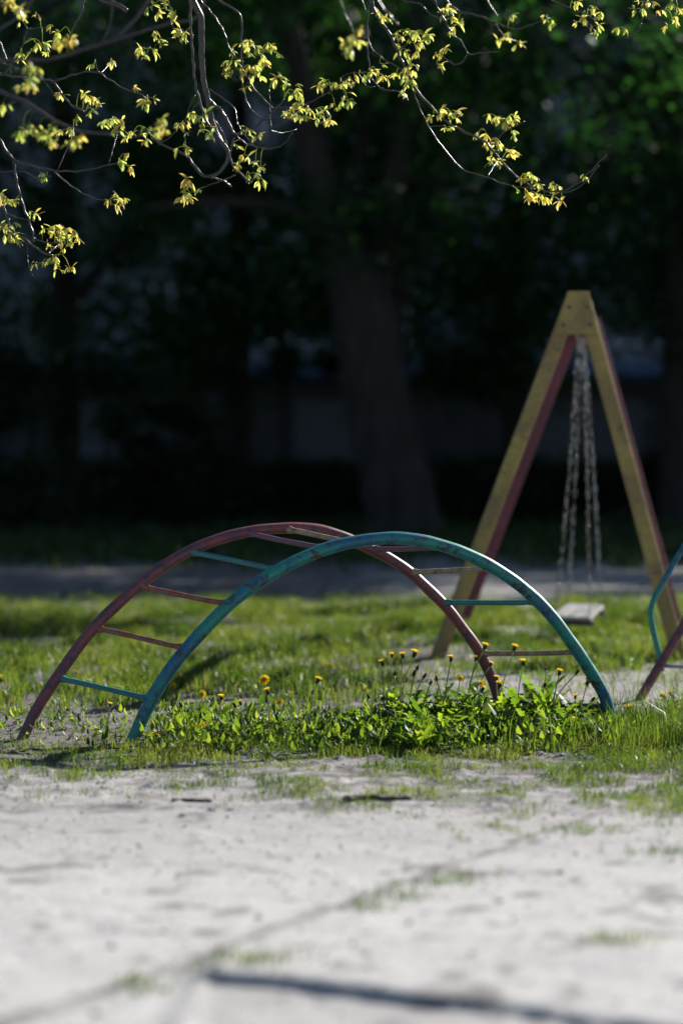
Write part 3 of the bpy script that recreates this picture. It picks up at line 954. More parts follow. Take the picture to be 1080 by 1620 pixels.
stick([(545, 1272), (580, 1268), (615, 1270), (650, 1268)], 0.017, 'thick dark stick lying on the sand in front of the verge')
stick([(272, 1268), (300, 1267), (335, 1270)], 0.010, 'short grey stick lying on the sand below the left verge')
stick([(30, 1192), (110, 1187), (200, 1186), (330, 1179)], 0.0055, 'long thin dry twig lying across the bare soil between the left feet', 0.01)
stick([(240, 1172), (300, 1170), (370, 1168), (392, 1158)], 0.006, 'dry curved twig in the weeds right of the teal left foot', 0.012)
stick([(408, 1168), (420, 1145), (428, 1118)], 0.004, 'thin dark twig beside the tallest open dandelion', 0.09)


def stones():
    mb = MB()
    ico = [(0, 0, 1), (.894, 0, .447), (.276, .851, .447), (-.724, .526, .447), (-.724, -.526, .447), (.276, -.851, .447),
           (.724, .526, -.447), (-.276, .851, -.447), (-.894, 0, -.447), (-.276, -.851, -.447), (.724, -.526, -.447), (0, 0, -1)]
    fi = [(0, 1, 2), (0, 2, 3), (0, 3, 4), (0, 4, 5), (0, 5, 1), (1, 6, 2), (2, 7, 3), (3, 8, 4), (4, 9, 5), (5, 10, 1), (6, 7, 2), (7, 8, 3), (8, 9, 4), (9, 10, 5), (10, 6, 1), (11, 7, 6), (11, 8, 7), (11, 9, 8), (11, 10, 9), (11, 6, 10)]
    ico = np.array(ico)
    for i in range(1500):
        y = random.uniform(6.2, 13.0) if i % 3 else random.uniform(9.4, 11.6)
        x = random.uniform(-1, 1) * (y * 0.142 + 0.3)
        s = random.uniform(0.002, 0.007) * (2.2 if random.random() < 0.06 else 1)
        v = ico * (np.array([random.uniform(.7, 1.4), random.uniform(.7, 1.4), random.uniform(.4, .8)]) * s) * rng.uniform(0.8, 1.15, (12, 1))
        mb.add(v + np.array([x, y, float(ground_h(x, y)) + s * 0.25]), fi)
    o = mb.build('gravel', M['stone'], None, smooth=False)
    tag(o, 'small stones and crumbs of soil scattered on the sandy path', 'gravel', None, 'stuff')


stones()


def litter():
    n = 420
    Y = np.where(rng.random(n) < 0.65, rng.uniform(8.6, 11.2, n), rng.uniform(6.3, 9, n))
    X = rng.uniform(-1, 1, n) * (Y * 0.142 + 0.2)
    p = np.stack([X, Y, ground_h(X, Y) + 0.002], -1)
    L = rng.uniform(0.006, 0.026, n)[:, None]; az = rng.uniform(0, 6.28, n)
    d = np.stack([np.cos(az), np.sin(az), rng.uniform(-.05, .35, n)], -1); sd = np.stack([-np.sin(az), np.cos(az), rng.uniform(-.2, .4, n)], -1)
    w = L * rng.uniform(.12, .32, n)[:, None]
    v = np.stack([p, p + d * L * .5 + sd * w, p + d * L + np.array([0, 0, .003]), p + d * L * .5 - sd * w], 1).reshape(-1, 3)
    o = np_mesh('leaf_litter', v, np.full(n, 4), np.arange(4 * n), M['dead_wood'], None, {'tint': np.zeros(4 * n)})
    tag(o, 'dark crumbs of bark and dry leaf scattered on the sand', 'litter', None, 'stuff')


litter()

# ------------------------------------------------------------ overhanging tree: twigs with young leaves
ot = thing('overhanging_tree', 'tree reaching in from above with thin dark twigs and young yellow-green leaves', 'tree', (-5.2, 13.5, 0))
BR = []   # (pixel polyline, parent index or None, Z0, Z1, r0, r1)


def br(pts, r0, r1, z0=12.0, z1=None, parent=None):
    BR.append(dict(px=pts, r0=r0, r1=r1, z0=z0, z1=z0 if z1 is None else z1, parent=parent))
    return len(BR) - 1


# right-hand branch
Rm = br([(580, -25), (587, 0), (597, 27), (615, 52), (630, 85), (642, 112), (660, 145), (680, 167), (702, 190), (739, 211), (766, 224), (781, 241), (797, 260), (821, 283), (846, 297), (870, 303), (894, 300), (913, 290), (934, 270), (959, 244)], .0085, .0035, 12.15, 11.85)
br([(655, 140), (656, 150), (668, 181), (681, 206), (705, 239), (732, 268), (769, 280), (797, 291), (846, 299)], .004, .003, parent=Rm)
br([(771, 279), (784, 257)], .003, .003, parent=Rm)
br([(784, 241), (790, 215), (809, 202), (829, 192)], .0035, .0025, parent=Rm)
br([(880, 303), (900, 303), (925, 288), (946, 262)], .004, .0025, parent=Rm)
br([(679, 200), (700, 199)], .0025, .002, parent=Rm)
br([(584, -25), (584, 0), (581, 50), (585, 72), (605, 92), (640, 112)], .0045, .0035, 12.2, 12.1)
br([(565, -25), (572, 0), (582, 25)], .004, .004, 12.2)
br([(580, 66), (584, 102), (592, 130), (607, 142), (630, 145), (640, 157)], .0045, .003, 12.15)
br([(592, 137), (580, 137), (572, 125), (565, 115), (550, 117), (535, 125)], .0035, .002, 12.15)
br([(630, 80), (647, 65), (650, 55)], .004, .002, parent=Rm)
br([(585, -20), (600, 5), (630, 40)], .009, .005, 15.2)
Sm = br([(685, -20), (687, 0), (700, 27), (715, 52), (732, 70), (739, 84), (760, 84), (790, 81)], .006, .003, 12.3, 12.5)
br([(739, 84), (732, 97), (722, 102), (702, 92), (690, 85)], .005, .003, parent=Sm)
Tm = br([(695, -15), (705, 0), (720, 15), (757, 25), (782, 35), (813, 46), (847, 36), (868, 28)], .007, .003, 13.2, 13.4)
br([(764, -15), (770, 0), (787, 27)], .005, .004, 13.2)
br([(625, -8), (637, 0), (665, 7), (680, 22), (695, 30)], .005, .004, 12.3)
br([(782, 35), (795, 55), (815, 65)], .004, .002, parent=Tm)
Um = br([(860, -10), (872, 0), (897, 11), (935, 28), (944, 40)], .0045, .002, 12.4)
Vm = br([(1024, -20), (1020, 0), (1016, 22), (1009, 47), (988, 61)], .006, .0025, 12.2)
br([(1090, -15), (1065, 0), (1045, 16)], .004, .002, 12.2)
# branch hanging from above, left of centre
Lm = br([(302, -30), (305, 0), (317, 25), (319, 62), (320, 100), (324, 137), (330, 162), (337, 195), (352, 227), (362, 242), (359, 255), (347, 272), (325, 279), (307, 262), (296, 247), (270, 235), (250, 225), (230, 202)], .0185, .004, 12.0, 12.2)
br([(298, -30), (301, 0), (302, 50), (305, 87), (310, 137), (317, 162), (327, 192), (342, 212), (362, 240), (367, 260), (377, 272), (397, 289)], .0075, .005, 11.9, 11.95)
L3 = br([(326, 140), (332, 160), (347, 172), (360, 192), (372, 212), (390, 207), (405, 202), (415, 190), (432, 175), (450, 157)], .011, .004, parent=Lm)
br([(335, 165), (337, 185), (350, 207), (360, 232)], .006, .005, parent=Lm)
br([(329, 140), (347, 152), (372, 174), (375, 192), (385, 212), (400, 227)], .004, .003, parent=Lm)
L6 = br([(372, 212), (385, 225), (402, 231), (430, 235), (450, 227), (462, 210)], .0055, .002, parent=L3)
br([(410, 230), (427, 205), (427, 180), (426, 142)], .005, .002, parent=L6)
br([(428, 206), (445, 210), (469, 205)], .003, .0015, parent=L6)
br([(415, 190), (445, 186), (470, 178)], .0035, .002, parent=L3)
br([(310, -25), (317, 0), (332, 17), (355, 52), (365, 80), (375, 92), (395, 90), (415, 85)], .005, .003, 12.1)
br([(330, -20), (347, 0), (380, 24), (382, 62), (384, 105), (400, 137), (432, 172)], .006, .004, 12.0)
br([(382, 112), (385, 142), (395, 170), (412, 187)], .005, .004, 12.0)
br([(432, 172), (450, 170), (482, 165), (512, 150), (535, 135), (550, 122)], .004, .002, 12.0)
br([(427, 205), (455, 190), (480, 178), (500, 172)], .0035, .002, parent=L6)
br([(314, 162), (295, 185), (270, 216), (250, 230)], .003, .0025, parent=Lm)
br([(309, 150), (297, 177), (292, 210), (296, 240)], .003, .002, parent=Lm)
br([(332, 280), (355, 287), (365, 295)], .006, .005, parent=Lm)
br([(372, 277), (350, 286), (320, 297), (302, 305)], .004, .002, parent=Lm)
br([(365, 240), (370, 217)], .005, .005, parent=Lm)
br([(262, -20), (268, 10), (272, 40), (285, 55)], .003, .002, 12.0)
br([(262, 62), (248, 70), (242, 80)], .002, .0015, 12.0)
br([(285, 55), (262, 62), (248, 62)], .0025, .0015, 12.0)
# broken dead ends
br([(134, -20), (132, 0), (129, 20), (117, 42), (110, 65)], .009, .003, 12.0)
br([(140, -12), (162, 0), (180, 5), (202, 17)], .010, .012, 12.0)
# left side
Wm = br([(-30, 112), (0, 117), (15, 120), (60, 125), (85, 130), (97, 147), (112, 165), (135, 177)], .0065, .005, 12.0)
W2 = br([(85, 130), (105, 122), (155, 115), (175, 127), (200, 142), (227, 152), (236, 165)], .0055, .0025, parent=Wm)
br([(155, 115), (152, 100)], .003, .002, parent=W2)
br([(160, 116), (175, 100)], .003, .002, parent=W2)
br([(70, 128), (87, 150)], .003, .003, parent=Wm)
Y1 = br([(-25, 40), (0, 67), (17, 97), (27, 92), (37, 70), (45, 47), (62, 44), (80, 42)], .0055, .0025, 12.0)
br([(7, 117), (27, 92)], .004, .004, 12.0)
br([(17, 97), (17, 117)], .003, .003, 12.0)
br([(45, 47), (38, 36)], .003, .002, parent=Y1)
Xm = br([(-30, 195), (0, 222), (22, 252), (50, 262), (90, 270), (120, 271), (160, 264), (187, 257)], .008, .003, 12.1)
br([(85, 271), (110, 292), (140, 310), (172, 317), (184, 312)], .0045, .002, parent=Xm)
X3 = br([(22, 253), (27, 287), (37, 325), (50, 360), (55, 382)], .0065, .005, parent=Xm)
br([(92, 268), (102, 245), (112, 222), (117, 203)], .003, .002, parent=Xm)
br([(172, 261), (180, 232), (186, 212)], .003, .002, parent=Xm)
X6 = br([(-25, 285), (0, 320), (10, 337), (17, 362), (42, 380), (72, 401), (84, 405)], .0065, .005, 12.05)
br([(55, 378), (75, 384), (105, 380), (120, 370)], .003, .002, parent=X3)
br([(44, 384), (45, 415), (52, 437)], .002, .0012, parent=X6)
br([(-30, 270), (0, 272), (47, 275), (57, 282), (72, 280), (82, 278)], .004, .002, 12.0)
br([(76, 402), (95, 385)], .004, .002, parent=X6)
br([(10, 337), (30, 345), (55, 350)], .003, .002, parent=X6)
# out of focus behind
Z1 = br([(-40, 96), (0, 95), (87, 92), (137, 77), (172, 66), (212, 32), (235, 0), (245, -25)], .012, .014, 15.3)
br([(172, 66), (225, 50), (270, 37), (310, 28), (330, -20)], .012, .009, parent=Z1)
br([(-40, 130), (0, 145), (37, 160), (95, 195), (125, 207), (172, 212), (215, 216), (250, 205)], .015, .007, 14.9)
br([(160, 70), (172, 45), (180, -20)], .005, .004, 15.2)
br([(-30, 60), (10, 40), (45, 10), (60, -20)], .012, .010, 15.0)
# out of focus in front
F1 = br([(-40, 60), (0, 95), (35, 112), (55, 118), (52, 140)], .004, .002, 9.9)
F2 = br([(530, -30), (545, 20), (560, 55), (558, 78)], .003, .002, 10.1)
F3 = br([(-30, -5), (10, 8), (30, 22)], .004, .002, 10.3)

LEAVES = [(62, 25), (85, 42), (96, 50), (35, 33), (62, 75), (74, 84), (68, 70), (25, 90), (36, 86), (150, 102), (178, 97), (132, 148), (155, 160), (150, 178), (95, 155), (142, 152), (160, 165),
          (170, 190), (190, 190), (185, 212), (205, 215), (222, 215), (230, 222), (163, 197), (178, 185), (192, 200), (210, 210), (212, 140), (235, 155), (233, 163), (226, 160), (118, 190), (105, 205),
          (240, 12), (250, 20), (262, 5), (240, 58), (238, 82), (252, 70), (243, 50), (232, 88), (280, 25), (285, 45), (292, 55), (288, 62), (275, 20), (190, 255), (205, 245), (200, 262), (75, 280), (185, 312), (176, 325), (190, 318),
          (10, 315), (25, 318), (8, 370), (22, 375), (55, 340), (14, 362), (2, 360), (5, 308), (85, 360), (100, 365), (120, 370), (108, 390), (90, 375), (85, 410), (92, 425), (58, 420), (112, 425), (75, 392), (125, 378), (96, 358), (72, 362), (115, 384), (84, 418), (105, 372),
          (290, 195), (305, 185), (320, 185), (328, 200), (335, 210), (300, 235), (290, 232), (282, 200), (313, 192), (296, 215),
          (370, 82), (362, 105), (357, 117), (377, 110), (395, 67), (410, 82), (430, 75), (420, 100), (405, 117), (417, 110), (388, 80), (400, 72), (436, 84), (382, 72), (413, 95), (398, 105), (390, 145), (366, 98), (425, 68),
          (437, 127), (455, 132), (472, 137), (460, 152), (475, 160), (460, 185), (482, 172), (480, 185), (502, 185), (515, 192), (510, 175), (448, 125), (466, 145), (470, 168), (490, 178), (520, 187), (453, 180), (468, 184),
          (502, 137), (522, 132), (535, 140), (530, 167), (515, 128), (545, 150), (550, 158), (540, 132),
          (387, 245), (380, 262), (395, 275), (412, 262), (412, 282), (372, 232), (390, 212), (406, 220), (404, 255),
          (285, 305), (292, 318), (300, 315), (317, 304), (297, 285), (288, 312),
          (602, 22), (608, 28), (632, 57), (655, 52), (662, 65), (675, 60), (637, 85), (660, 85), (648, 60), (640, 48), (668, 55), (600, 100), (607, 120), (627, 117), (582, 112), (555, 125), (570, 115), (657, 105), (652, 125), (645, 135), (637, 150), (560, 120), (594, 112), (632, 122), (650, 115), (545, 132),
          (707, 20), (710, 30), (720, 40), (717, 50), (704, 14), (725, 35), (687, 90), (690, 102), (705, 82), (685, 185), (705, 182), (725, 180), (705, 202), (712, 176), (720, 186), (690, 178),
          (766, 205), (784, 184), (806, 181), (815, 193), (809, 212), (797, 193), (784, 227), (775, 233), (806, 239), (812, 245), (778, 254), (790, 260), (790, 230), (802, 190),
          (833, 276), (812, 297), (830, 310), (839, 303), (853, 291), (876, 291), (861, 310), (888, 315), (825, 285), (880, 298), (922, 279),
          (808, 25), (819, 70), (794, 64), (805, 60), (866, 30), (872, 38), (905, 5), (922, 28), (919, 36), (944, 12), (949, 22), (944, 42), (947, 52), (930, 18), (1013, 14), (1027, 6), (988, 45), (1044, 19), (1063, 8), (1069, 28), (1066, 40), (1072, 15), (1018, 8)]
BLURBACK = [(45, 205), (75, 215), (80, 225), (60, 212), (120, 222), (250, 195), (262, 205), (5, 170), (110, 60), (28, 12), (100, 65), (238, 210), (35, 210), (82, 208), (115, 228)]
BLURFRONT = [(50, 105), (58, 112), (52, 138), (46, 128), (40, 138), (555, 75), (560, 62), (571, 50), (552, 80), (15, 6), (28, 20), (8, 2)]


def build_tree_over():
    # world polylines
    for i, b in enumerate(BR):
        n = len(b['px'])
        if b['parent'] is not None:
            pa = BR[b['parent']]
            j = int(np.argmin([(q[0] - b['px'][0][0]) ** 2 + (q[1] - b['px'][0][1]) ** 2 for q in pa['px']]))
            b['z0'] = pa['Y'][j]
            b['z1'] = b['z0'] + random.uniform(-0.22, 0.22)
        b['Y'] = [b['z0'] + (b['z1'] - b['z0']) * k / (n - 1) for k in range(n)]
        b['w'] = spline([P(x, y, Y) for (x, y), Y in zip(b['px'], b['Y'])], max(8, n * 6))
        m = len(b['w'])
        k = np.arange(m)
        jit = np.stack([np.sin(k * 1.3 + i), np.sin(k * 1.7 + 2 * i), np.sin(k * 1.1 + 3 * i)], -1) * (min(0.0022, b['r0'] * 0.35) if b['r0'] < 0.012 else 0.001)
        jit[0] = 0
        b['w'] = b['w'] + jit
        b['rad'] = np.linspace(b['r0'], b['r1'], m) * (1 + 0.16 * np.sin(k * 2.1 + i) * np.sin(k * 0.77) * (1 if b['r0'] < 0.01 else 0.35))
    # clusters go to the nearest branch
    samples = []
    for i, b in enumerate(BR):
        pts = spline([(x, y, 0) for x, y in b['px']], len(b['w']))
        for k in range(len(pts)):
            samples.append((pts[k][0], pts[k][1], i, k))
    sarr = np.array(samples)
    blurset_back = [i for i, b in enumerate(BR) if b['z0'] > 14]
    blurset_front = [i for i, b in enumerate(BR) if b['z0'] < 11]
    leafmb = {}

    def cluster(x, y, ids, nl, size):
        k = np.isin(sarr[:, 2], ids)
        s = sarr[k]
        d = (s[:, 0] - x) ** 2 + (s[:, 1] - y) ** 2
        q = s[int(np.argmin(d))]
        bi, kk = int(q[2]), int(q[3])
        root = BR[bi]['w'][min(kk, len(BR[bi]['w']) - 1)]
        tip = P(x, y, root[1] + random.uniform(-0.08, 0.08))
        mb = leafmb.setdefault(bi, MB())
        if np.linalg.norm(tip - root) < 0.02:
            tip = tip + np.array([random.uniform(-.02, .02), 0, 0.015])
        mid = (root + tip) / 2 + np.array([0, 0, 0.35 * np.linalg.norm(tip - root)])
        mb.tube(spline([root, mid, tip], 6), np.linspace(0.0018, 0.0011, 6), 5, tint=random.uniform(0.1, 0.35))
        base_t = random.choice([0.1, 0.25, 0.4, 0.48, 0.52, 0.62])
        for l in range(nl):
            # one compound leaf: short stalk, then drooping leaflets
            a = random.uniform(0, 6.28); el = random.uniform(-0.5, 0.9)
            d0 = np.array([math.cos(a) * math.cos(el), math.sin(a) * math.cos(el) * 0.7, math.sin(el)])
            st = random.uniform(0.008, 0.03) * size
            pt = tip + d0 * st
            mb.tube([tip, (tip + pt) / 2 + np.array([0, 0, 0.004]), pt], 0.0010, 4, tint=0.2)
            nf = random.choice([3, 4, 5, 5])
            for f in range(nf):
                L = random.uniform(0.022, 0.046) * size * (0.8 if f in (0, nf - 1) else 1)
                W = L * random.uniform(0.30, 0.44)
                az = a + (f - (nf - 1) / 2) * 0.75 + random.uniform(-.25, .25)
                dr = random.uniform(-1.35, -0.25) if random.random() < .85 else random.uniform(0, .9)
                dd = np.array([math.cos(az) * math.cos(dr), math.sin(az) * math.cos(dr), math.sin(dr)])
                sd = np.cross(dd, [0, 0, 1.0]); sd /= np.linalg.norm(sd) + 1e-9
                ro = random.uniform(-.8, .8); nu = np.cross(sd, dd)
                sd = sd * math.cos(ro) + nu * math.sin(ro); nu = np.cross(sd, dd)
                v = [pt]
                for t, w in ((.22, .62), (.5, 1.0), (.78, .68)):
                    c = pt + dd * L * t - nu * 0.10 * L * t * t
                    v += [c - sd * W / 2 * w + nu * W * .12 * w, c, c + sd * W / 2 * w + nu * W * .12 * w]
                v.append(pt + dd * L - nu * 0.14 * L)
                fs = [(0, 2, 1), (0, 3, 2), (1, 2, 5, 4), (2, 3, 6, 5), (4, 5, 8, 7), (5, 6, 9, 8), (7, 8, 10), (8, 9, 10)]
                mb.add(v, fs, min(1, max(0, base_t + random.uniform(-.22, .28))))

    focus = [i for i in range(len(BR)) if i not in blurset_back and i not in blurset_front]
    for x, y in LEAVES:
        cluster(x, y, focus, random.choice([2, 2, 3]), random.uniform(0.8, 1.5))
    for x, y in BLURBACK:
        cluster(x, y, blurset_back, 4, 1.5)
    for x, y in BLURFRONT:
        cluster(x, y, blurset_front, 3, 1.05)
    for i, b in enumerate(BR):
        mb = MB().tube(b['w'], b['rad'], 8)
        # buds / nodes along the twig
        for k in range(3, len(b['w']) - 1, 5):
            if b['r0'] < 0.012 and random.random() < .6:
                c = b['w'][k]; dd = np.array([random.uniform(-1, 1), random.uniform(-1, 1), random.uniform(-.2, 1)]); dd /= np.linalg.norm(dd)
                mb.tube([c, c + dd * b['rad'][k] * 1.3, c + dd * b['rad'][k] * 2.3], [b['rad'][k] * .8, b['rad'][k] * .6, b['rad'][k] * .15], 5)
        o = mb.build('branch', M['twig_bark'], ot)
        if i in leafmb:
            leafmb[i].build('leaves', M['young_leaf'], o)
    # trunk and limbs above / beside the view that carry these twigs
    mb = MB()
    T0 = np.array([-5.2, 13.5, -0.1])
    tr = spline([T0, T0 + [0.05, 0, 1.2], T0 + [0.2, 0.1, 2.6], T0 + [0.5, 0.1, 4.2], T0 + [0.9, 0, 6.0], T0 + [1.0, 0.1, 8.0]], 28)
    mb.tube(tr, np.interp(np.linspace(0, 1, 28), [0, .06, .5, 1], [.34, .25, .19, .07]), 14)
    mb.build('trunk', M['bark'], ot)

    def limb(pts, r0, r1):
        mb = MB().tube(spline(pts, 24), np.linspace(r0, r1, 24), 9)
        mb.build('limb', M['bark'], ot)
    hi = [P(-900, -300, 13.2), P(-400, -330, 12.6), P(100, -250, 12.2), P(296, -130, 12.05), P(303, -28, 12.0)]
    limb([tr[14]] + hi[1:], .10, .020)
    limb([P(100, -250, 12.2), P(330, -200, 12.2), P(540, -150, 12.2), P(585, -24, 12.15)], .045, .011)
    limb([P(540, -150, 12.2), P(700, -140, 12.4), P(880, -100, 12.4), P(1000, -80, 12.3), P(1026, -18, 12.2)], .03, .008)
    limb([tr[12], P(-300, 40, 12.6), P(-120, 90, 12.1), P(-28, 112, 12.0)], .06, .008)
    limb([tr[11], P(-300, 150, 12.6), P(-120, 170, 12.2), P(-28, 196, 12.1)], .06, .010)
    limb([P(-120, 170, 12.2), P(-70, 240, 12.1), P(-24, 286, 12.05)], .02, .008)
    limb([tr[13], P(-300, 70, 14.8), P(-120, 95, 15.2), P(-38, 97, 15.3)], .06, .013)
    limb([P(-300, 70, 14.8), P(-150, 110, 14.9), P(-38, 130, 14.9)], .03, .016)
    for bi, b in enumerate(BR):                       # short links from the twig starts above the frame to the limbs
        x, y = b['px'][0]
        if y < -5 and bi not in (Rm, Lm, Vm) and x > -20:
            Y = b['z0']
            tgt = P(min(max(x, 120), 1000) + 20, -150 if x < 545 else -120, 12.2)
            MB().tube(spline([b['w'][0], (b['w'][0] + tgt) / 2 + [0.02, 0.03, 0], tgt], 8), np.linspace(b['r0'], b['r0'] * 1.3, 8), 7).build('branch', M['twig_bark'], ot)


build_tree_over()

# ------------------------------------------------------------ background trees, bushes, hedge, buildings
def crown_mesh(name, c, rad, n, leaf, mat, parent, clumps=60, seed=1, flat=0.5, droop=0.0):
    r = np.random.default_rng(seed)
    zz = r.uniform(-1, 1, clumps)
    prof = np.sqrt(np.clip(1 - np.abs(zz) ** 3.2, 0.05, 1))
    aa = r.uniform(0, 2 * math.pi, clumps); qq = np.sqrt(r.random(clumps)) * prof
    cc = np.asarray(c) + np.stack([np.cos(aa) * qq, np.sin(aa) * qq, zz], -1) * np.asarray(rad)
    cs = r.uniform(0.55, 1.15, clumps) * 0.30 * np.mean(rad) ** 0.8
    ci = r.integers(0, clumps, n)
    p = cc[ci] + r.normal(size=(n, 3)) * (cs[ci] * 0.55)[:, None] * np.array([1, 1, 0.7])
    L = r.uniform(0.7, 1.35, n) * leaf; W = L * r.uniform(0.4, 0.6, n)
    az = r.uniform(0, 2 * math.pi, n); el = r.normal(-0.35, 0.5, n)
    dv = np.stack([np.cos(az) * np.cos(el), np.sin(az) * np.cos(el), np.sin(el)], -1)
    sv = np.cross(dv, r.normal(size=(n, 3)) * flat + np.array([0, 0, 1])); sv /= np.linalg.norm(sv, axis=1)[:, None]
    Lh, Wh = L[:, None], W[:, None] / 2
    v = np.stack([p, p + dv * Lh * .5 + sv * Wh, p + dv * Lh, p + dv * Lh * .5 - sv * Wh], 1).reshape(-1, 3)
    tint = np.repeat(np.clip(r.normal(0.5, 0.2, clumps)[ci] + r.normal(0, 0.15, n), 0, 1), 4)
    return np_mesh(name, v - np.array(parent.location), np.full(n, 4), np.arange(4 * n), mat, parent, {'tint': tint})


def tree(X, Y, label, crown_c, crown_r, n, trunk, limbs, leaf=0.17, seed=1, group='trees standing behind the playground', clumps=60, mat='crown'):
    """trunk/limbs: lists of (offset points, radii)"""
    t = thing('tree', label, 'tree', (X, Y, 0), group)
    b = np.array([X, Y, 0.0])
    pts, rad = trunk
    sp = spline([b + np.array(p) for p in pts], 30)
    k = np.arange(30)
    MB().tube(sp, np.interp(np.linspace(0, 1, 30), np.linspace(0, 1, len(rad)), rad) * (1 + 0.05 * np.sin(k * 1.3)), 16).build('trunk', M['bark'], t)
    for pts, r0, r1 in limbs:
        sp = spline([b + np.array(p) for p in pts], 20)
        MB().tube(sp, np.linspace(r0, r1, 20), 10).build('limb', M['bark'], t)
    crown_mesh('crown', b + np.array(crown_c), crown_r, n, leaf, M[mat], t, clumps, seed)
    return t


def std_trunk(h, r, lean=0.0):
    return ([(0, 0, -0.2), (lean * .1, 0, h * .1), (lean * .4, 0.05, h * .45), (lean, 0, h)], [r * 1.35, r, r * .8, r * .3])


def std_limbs(h0, R_, k, seed):
    rr = random.Random(seed)
    out = []
    for i in range(k):
        a = 6.28 * i / k + rr.uniform(-.4, .4)
        z = h0 + rr.uniform(0, 2)
        out.append(([(0, 0, z), (math.cos(a) * R_ * .35, math.sin(a) * R_ * .35, z + 1.0), (math.cos(a) * R_ * .8, math.sin(a) * R_ * .8, z + rr.uniform(1.2, 2.8))], .10, .03))
    return out


TY = 33.5
cx = (640 - 540) / FPX * TY
def off(x, y, dY=0):
    p = P(x, y, TY + dY); return (p[0] - cx, dY, p[2])
ctrunk = ([(0.05, 0, -0.2), off(638, 830), off(625, 760), off(602, 660), off(585, 560), off(570, 470), off(540, 380)], [.60, .51, .47, .45, .46, .44, .33])
climbs = [([off(572, 480), off(530, 360), off(495, 240), off(470, 100), off(440, -80)], .30, .10),
          ([off(585, 480), off(610, 380, .3), off(630, 250, .4), off(655, 100, .5), off(670, -100, .5)], .26, .08),
          ([off(600, 520, .2), off(650, 420, .6), off(690, 300, .9), off(760, 150, 1.2), off(860, 40, 1.4)], .20, .05),
          ([off(550, 400), off(450, 330, -.5), off(350, 320, -.8), off(230, 330, -1.0)], .12, .04),
          ([off(590, 560), off(560, 420, .8), off(570, 260, 1.2), off(590, 80, 1.4)], .2, .08)]
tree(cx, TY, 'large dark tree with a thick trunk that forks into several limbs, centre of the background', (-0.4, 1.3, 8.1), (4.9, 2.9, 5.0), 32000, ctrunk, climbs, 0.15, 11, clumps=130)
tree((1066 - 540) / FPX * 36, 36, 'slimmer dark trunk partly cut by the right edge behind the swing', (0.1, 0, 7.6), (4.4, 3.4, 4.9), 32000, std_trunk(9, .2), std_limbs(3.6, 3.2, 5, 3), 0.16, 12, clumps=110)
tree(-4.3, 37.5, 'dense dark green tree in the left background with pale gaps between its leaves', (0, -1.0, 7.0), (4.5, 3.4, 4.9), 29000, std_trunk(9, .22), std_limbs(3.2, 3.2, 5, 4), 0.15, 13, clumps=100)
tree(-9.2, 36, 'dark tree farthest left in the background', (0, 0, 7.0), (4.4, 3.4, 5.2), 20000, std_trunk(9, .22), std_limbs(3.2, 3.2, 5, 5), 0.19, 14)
tree(8.8, 36.5, 'dark tree added to the right beyond the swing to shade the path', (0, 0, 7.2), (3.9, 3.2, 5.0), 24000, std_trunk(9, .22), std_limbs(3.2, 3.2, 5, 6), 0.19, 15)  # added mostly out of view, to shade the path and background
tree(13.2, 38, 'unseen dark tree added farthest right beyond the swing to cast shade', (0, 0, 7.4), (4.6, 3.4, 5.4), 24000, std_trunk(9, .24), std_limbs(3.2, 3.2, 5, 7), 0.2, 16)  # added out of view, only to block sun from the path
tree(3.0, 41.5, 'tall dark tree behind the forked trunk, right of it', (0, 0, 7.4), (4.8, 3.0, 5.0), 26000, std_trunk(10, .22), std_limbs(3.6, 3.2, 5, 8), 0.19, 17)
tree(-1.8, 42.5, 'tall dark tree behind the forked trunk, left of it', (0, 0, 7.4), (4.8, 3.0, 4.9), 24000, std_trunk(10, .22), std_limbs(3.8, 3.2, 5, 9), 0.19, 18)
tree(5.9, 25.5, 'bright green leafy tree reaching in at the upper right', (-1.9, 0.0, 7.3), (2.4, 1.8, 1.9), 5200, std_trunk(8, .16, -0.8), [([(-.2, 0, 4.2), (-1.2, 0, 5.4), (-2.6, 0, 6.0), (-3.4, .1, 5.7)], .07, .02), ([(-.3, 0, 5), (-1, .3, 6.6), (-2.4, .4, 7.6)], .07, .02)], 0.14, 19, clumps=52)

tree(-5.9, 30.0, 'green leafy tree reaching in across the top left behind the twigs', (3.2, 0.0, 8.3), (4.6, 1.8, 2.3), 9500, std_trunk(8.5, .16, 0.8),
     [([(.3, 0, 4.4), (1.4, 0, 6.0), (3.4, 0, 7.3), (6.2, .1, 8.0)], .09, .02), ([(.4, 0, 5.4), (1.6, .3, 7.4), (3.6, .4, 9.0)], .08, .02)], 0.15, 21, clumps=60)
tree(-1.05, 44.2, 'small leafy tree with low foliage before the shed, left of the forked trunk', (0, 0, 4.0), (1.9, 1.1, 1.45), 7000, std_trunk(4.6, .07), std_limbs(2.4, 1.3, 4, 20), 0.13, 20, clumps=34)


def bush(X, Y, r, h, label, n, seed, leaf=0.10):
    t = thing('bush', label, 'bush', (X, Y, 0), 'dark bushes in the background')
    mb = MB()
    rr = random.Random(seed)
    for k in range(6):
        a = rr.uniform(0, 6.28)
        mb.tube(spline([(X, Y, -0.1), (X + math.cos(a) * r * .2, Y + math.sin(a) * r * .2, h * .4), (X + math.cos(a) * r * .5, Y + math.sin(a) * r * .5, h * .75)], 8), np.linspace(.04, .012, 8), 6)
    mb.build('stem', M['bark'], t)
    crown_mesh('foliage', (X, Y, h * .52), (r, r * .8, h * .46), n, leaf, M['bush'], t, 46, seed)


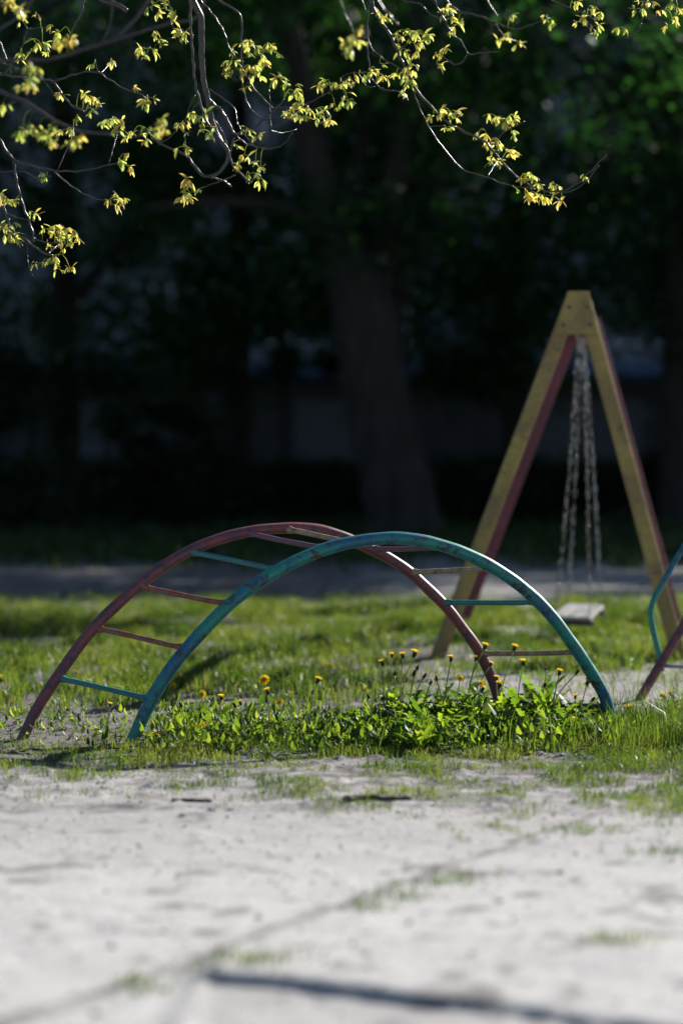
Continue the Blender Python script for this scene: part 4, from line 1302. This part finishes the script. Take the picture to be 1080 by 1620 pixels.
bush(-4.9, 35.2, 1.7, 2.6, 'tall dark bush at the far left behind the lawn', 9000, 31)
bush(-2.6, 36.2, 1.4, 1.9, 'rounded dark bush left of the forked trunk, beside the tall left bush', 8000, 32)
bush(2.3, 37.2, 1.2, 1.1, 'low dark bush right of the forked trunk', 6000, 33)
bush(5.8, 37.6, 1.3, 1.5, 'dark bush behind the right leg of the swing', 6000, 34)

hg = thing('hedge', 'low dark clipped hedge in front of the grey shed wall', 'hedge', (0, 42.0, 0))
crown = []
for k in range(1):
    r = np.random.default_rng(5)
    n = 30000
    p = np.stack([r.uniform(-11, 13, n), 42 + r.uniform(-.45, .45, n), r.uniform(0.05, 0.95, n) + 0.08 * np.sin(np.arange(n) % 97)], -1)
    L = r.uniform(.05, .11, n)[:, None]
    dv = r.normal(size=(n, 3)); dv /= np.linalg.norm(dv, axis=1)[:, None]
    sv = np.cross(dv, r.normal(size=(n, 3))); sv /= np.linalg.norm(sv, axis=1)[:, None]
    v = np.stack([p, p + dv * L + sv * L * .4, p + dv * L * 2, p + dv * L - sv * L * .4], 1).reshape(-1, 3)
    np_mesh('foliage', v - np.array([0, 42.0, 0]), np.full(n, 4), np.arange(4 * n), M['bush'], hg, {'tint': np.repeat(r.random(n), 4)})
mb = MB()
for x in np.arange(-11, 13, 0.5):
    mb.tube([(x, 42, -0.1), (x + .05, 42.02, .5), (x, 42, .85)], 0.018, 5)
mb.build('stem', M['bark'], hg)

# long low shed of grey concrete with a shallow sheet roof
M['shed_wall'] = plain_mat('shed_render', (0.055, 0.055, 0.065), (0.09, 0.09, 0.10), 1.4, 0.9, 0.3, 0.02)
M['shed_roof'] = plain_mat('shed_roof_sheet', (0.03, 0.065, 0.14), (0.05, 0.10, 0.20), 3, 0.45, 0.2, 0.01)  # blue colour stands in for bright sky gaps above the shed
M['door_paint'] = plain_mat('shed_door_paint', (0.10, 0.11, 0.13), (0.15, 0.16, 0.18), 4, 0.6, 0.2, 0.01)
M['facade'] = plain_mat('facade_render', (0.17, 0.18, 0.20), (0.23, 0.24, 0.26), 0.8, 0.85, 0.2, 0.02)
M['frame'] = plain_mat('window_frame', (0.6, 0.6, 0.6), (0.72, 0.72, 0.72), 5, 0.5, 0.1, 0.01)
gm, nt, out = new_mat('window_glass')
p_ = N(nt, 'ShaderNodeBsdfPrincipled'); p_.inputs['Base Color'].default_value = (0.03, 0.04, 0.05, 1); p_.inputs['Roughness'].default_value = 0.06
nt.links.new(p_.outputs[0], out.inputs[0]); M['glass'] = gm

shed = thing('shed', 'long low grey shed wall in shade behind the trees', 'shed', (0, 47.5, 0))
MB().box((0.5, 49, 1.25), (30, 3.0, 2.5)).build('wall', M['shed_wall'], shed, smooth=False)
MB().prism([(-14.8, 47.2, 2.50), (-14.8, 50.8, 2.50), (-14.8, 50.8, 2.95), (-14.8, 47.2, 2.62)], (30.6, 0, 0)).build('roof', M['shed_roof'], shed, smooth=False, normals=True)
for k in range(5):
    x = -9 + k * 4.6
    d = MB().box((x, 47.485, 1.05), (2.2, 0.06, 2.1)).build('door', M['door_paint'], shed, smooth=False)
    MB().box((x + .8, 47.44, 1.0), (0.05, 0.06, 0.16)).build('handle', M['dark_metal'], d, smooth=False)

apt = thing('apartment_building', 'pale apartment block far behind the trees, glimpsed through the leaves', 'building', (2, 66, 0))
MB().box((12, 72, 15.2), (90, 12, 30.4)).build('wall', M['facade'], apt, smooth=False)  # height and distance shaped so its shadow darkens trees, hedge and shed
MB().box((12, 72, 30.55), (91, 13, 0.3)).build('roof', M['shed_roof'], apt, smooth=False)
fr0 = gl0 = None
for fl in range(6):
    for k in range(19):
        x = -27 + k * 3.2; z = 1.7 + fl * 2.9
        if fr0 is None:
            mb = MB()
            mb.box((x, 65.97, z + .75), (1.6, 0.08, .08)).box((x, 65.97, z - .75), (1.6, 0.10, .08)).box((x - .76, 65.97, z), (.08, 0.08, 1.42)).box((x + .76, 65.97, z), (.08, 0.08, 1.42)).box((x, 65.97, z), (.05, 0.07, 1.42))
            fr0 = mb.build('window', M['frame'], apt, smooth=False); x00, z00 = x, z
            gl0 = MB().box((x, 65.985, z), (1.44, 0.04, 1.42)).build('pane', M['glass'], fr0, smooth=False)
        elif fl * 19 + k < 100:
            o = fr0.copy(); COL.objects.link(o); o.parent = apt; o.location = (x - x00, 0, z - z00)
            g = gl0.copy(); COL.objects.link(g); g.parent = o
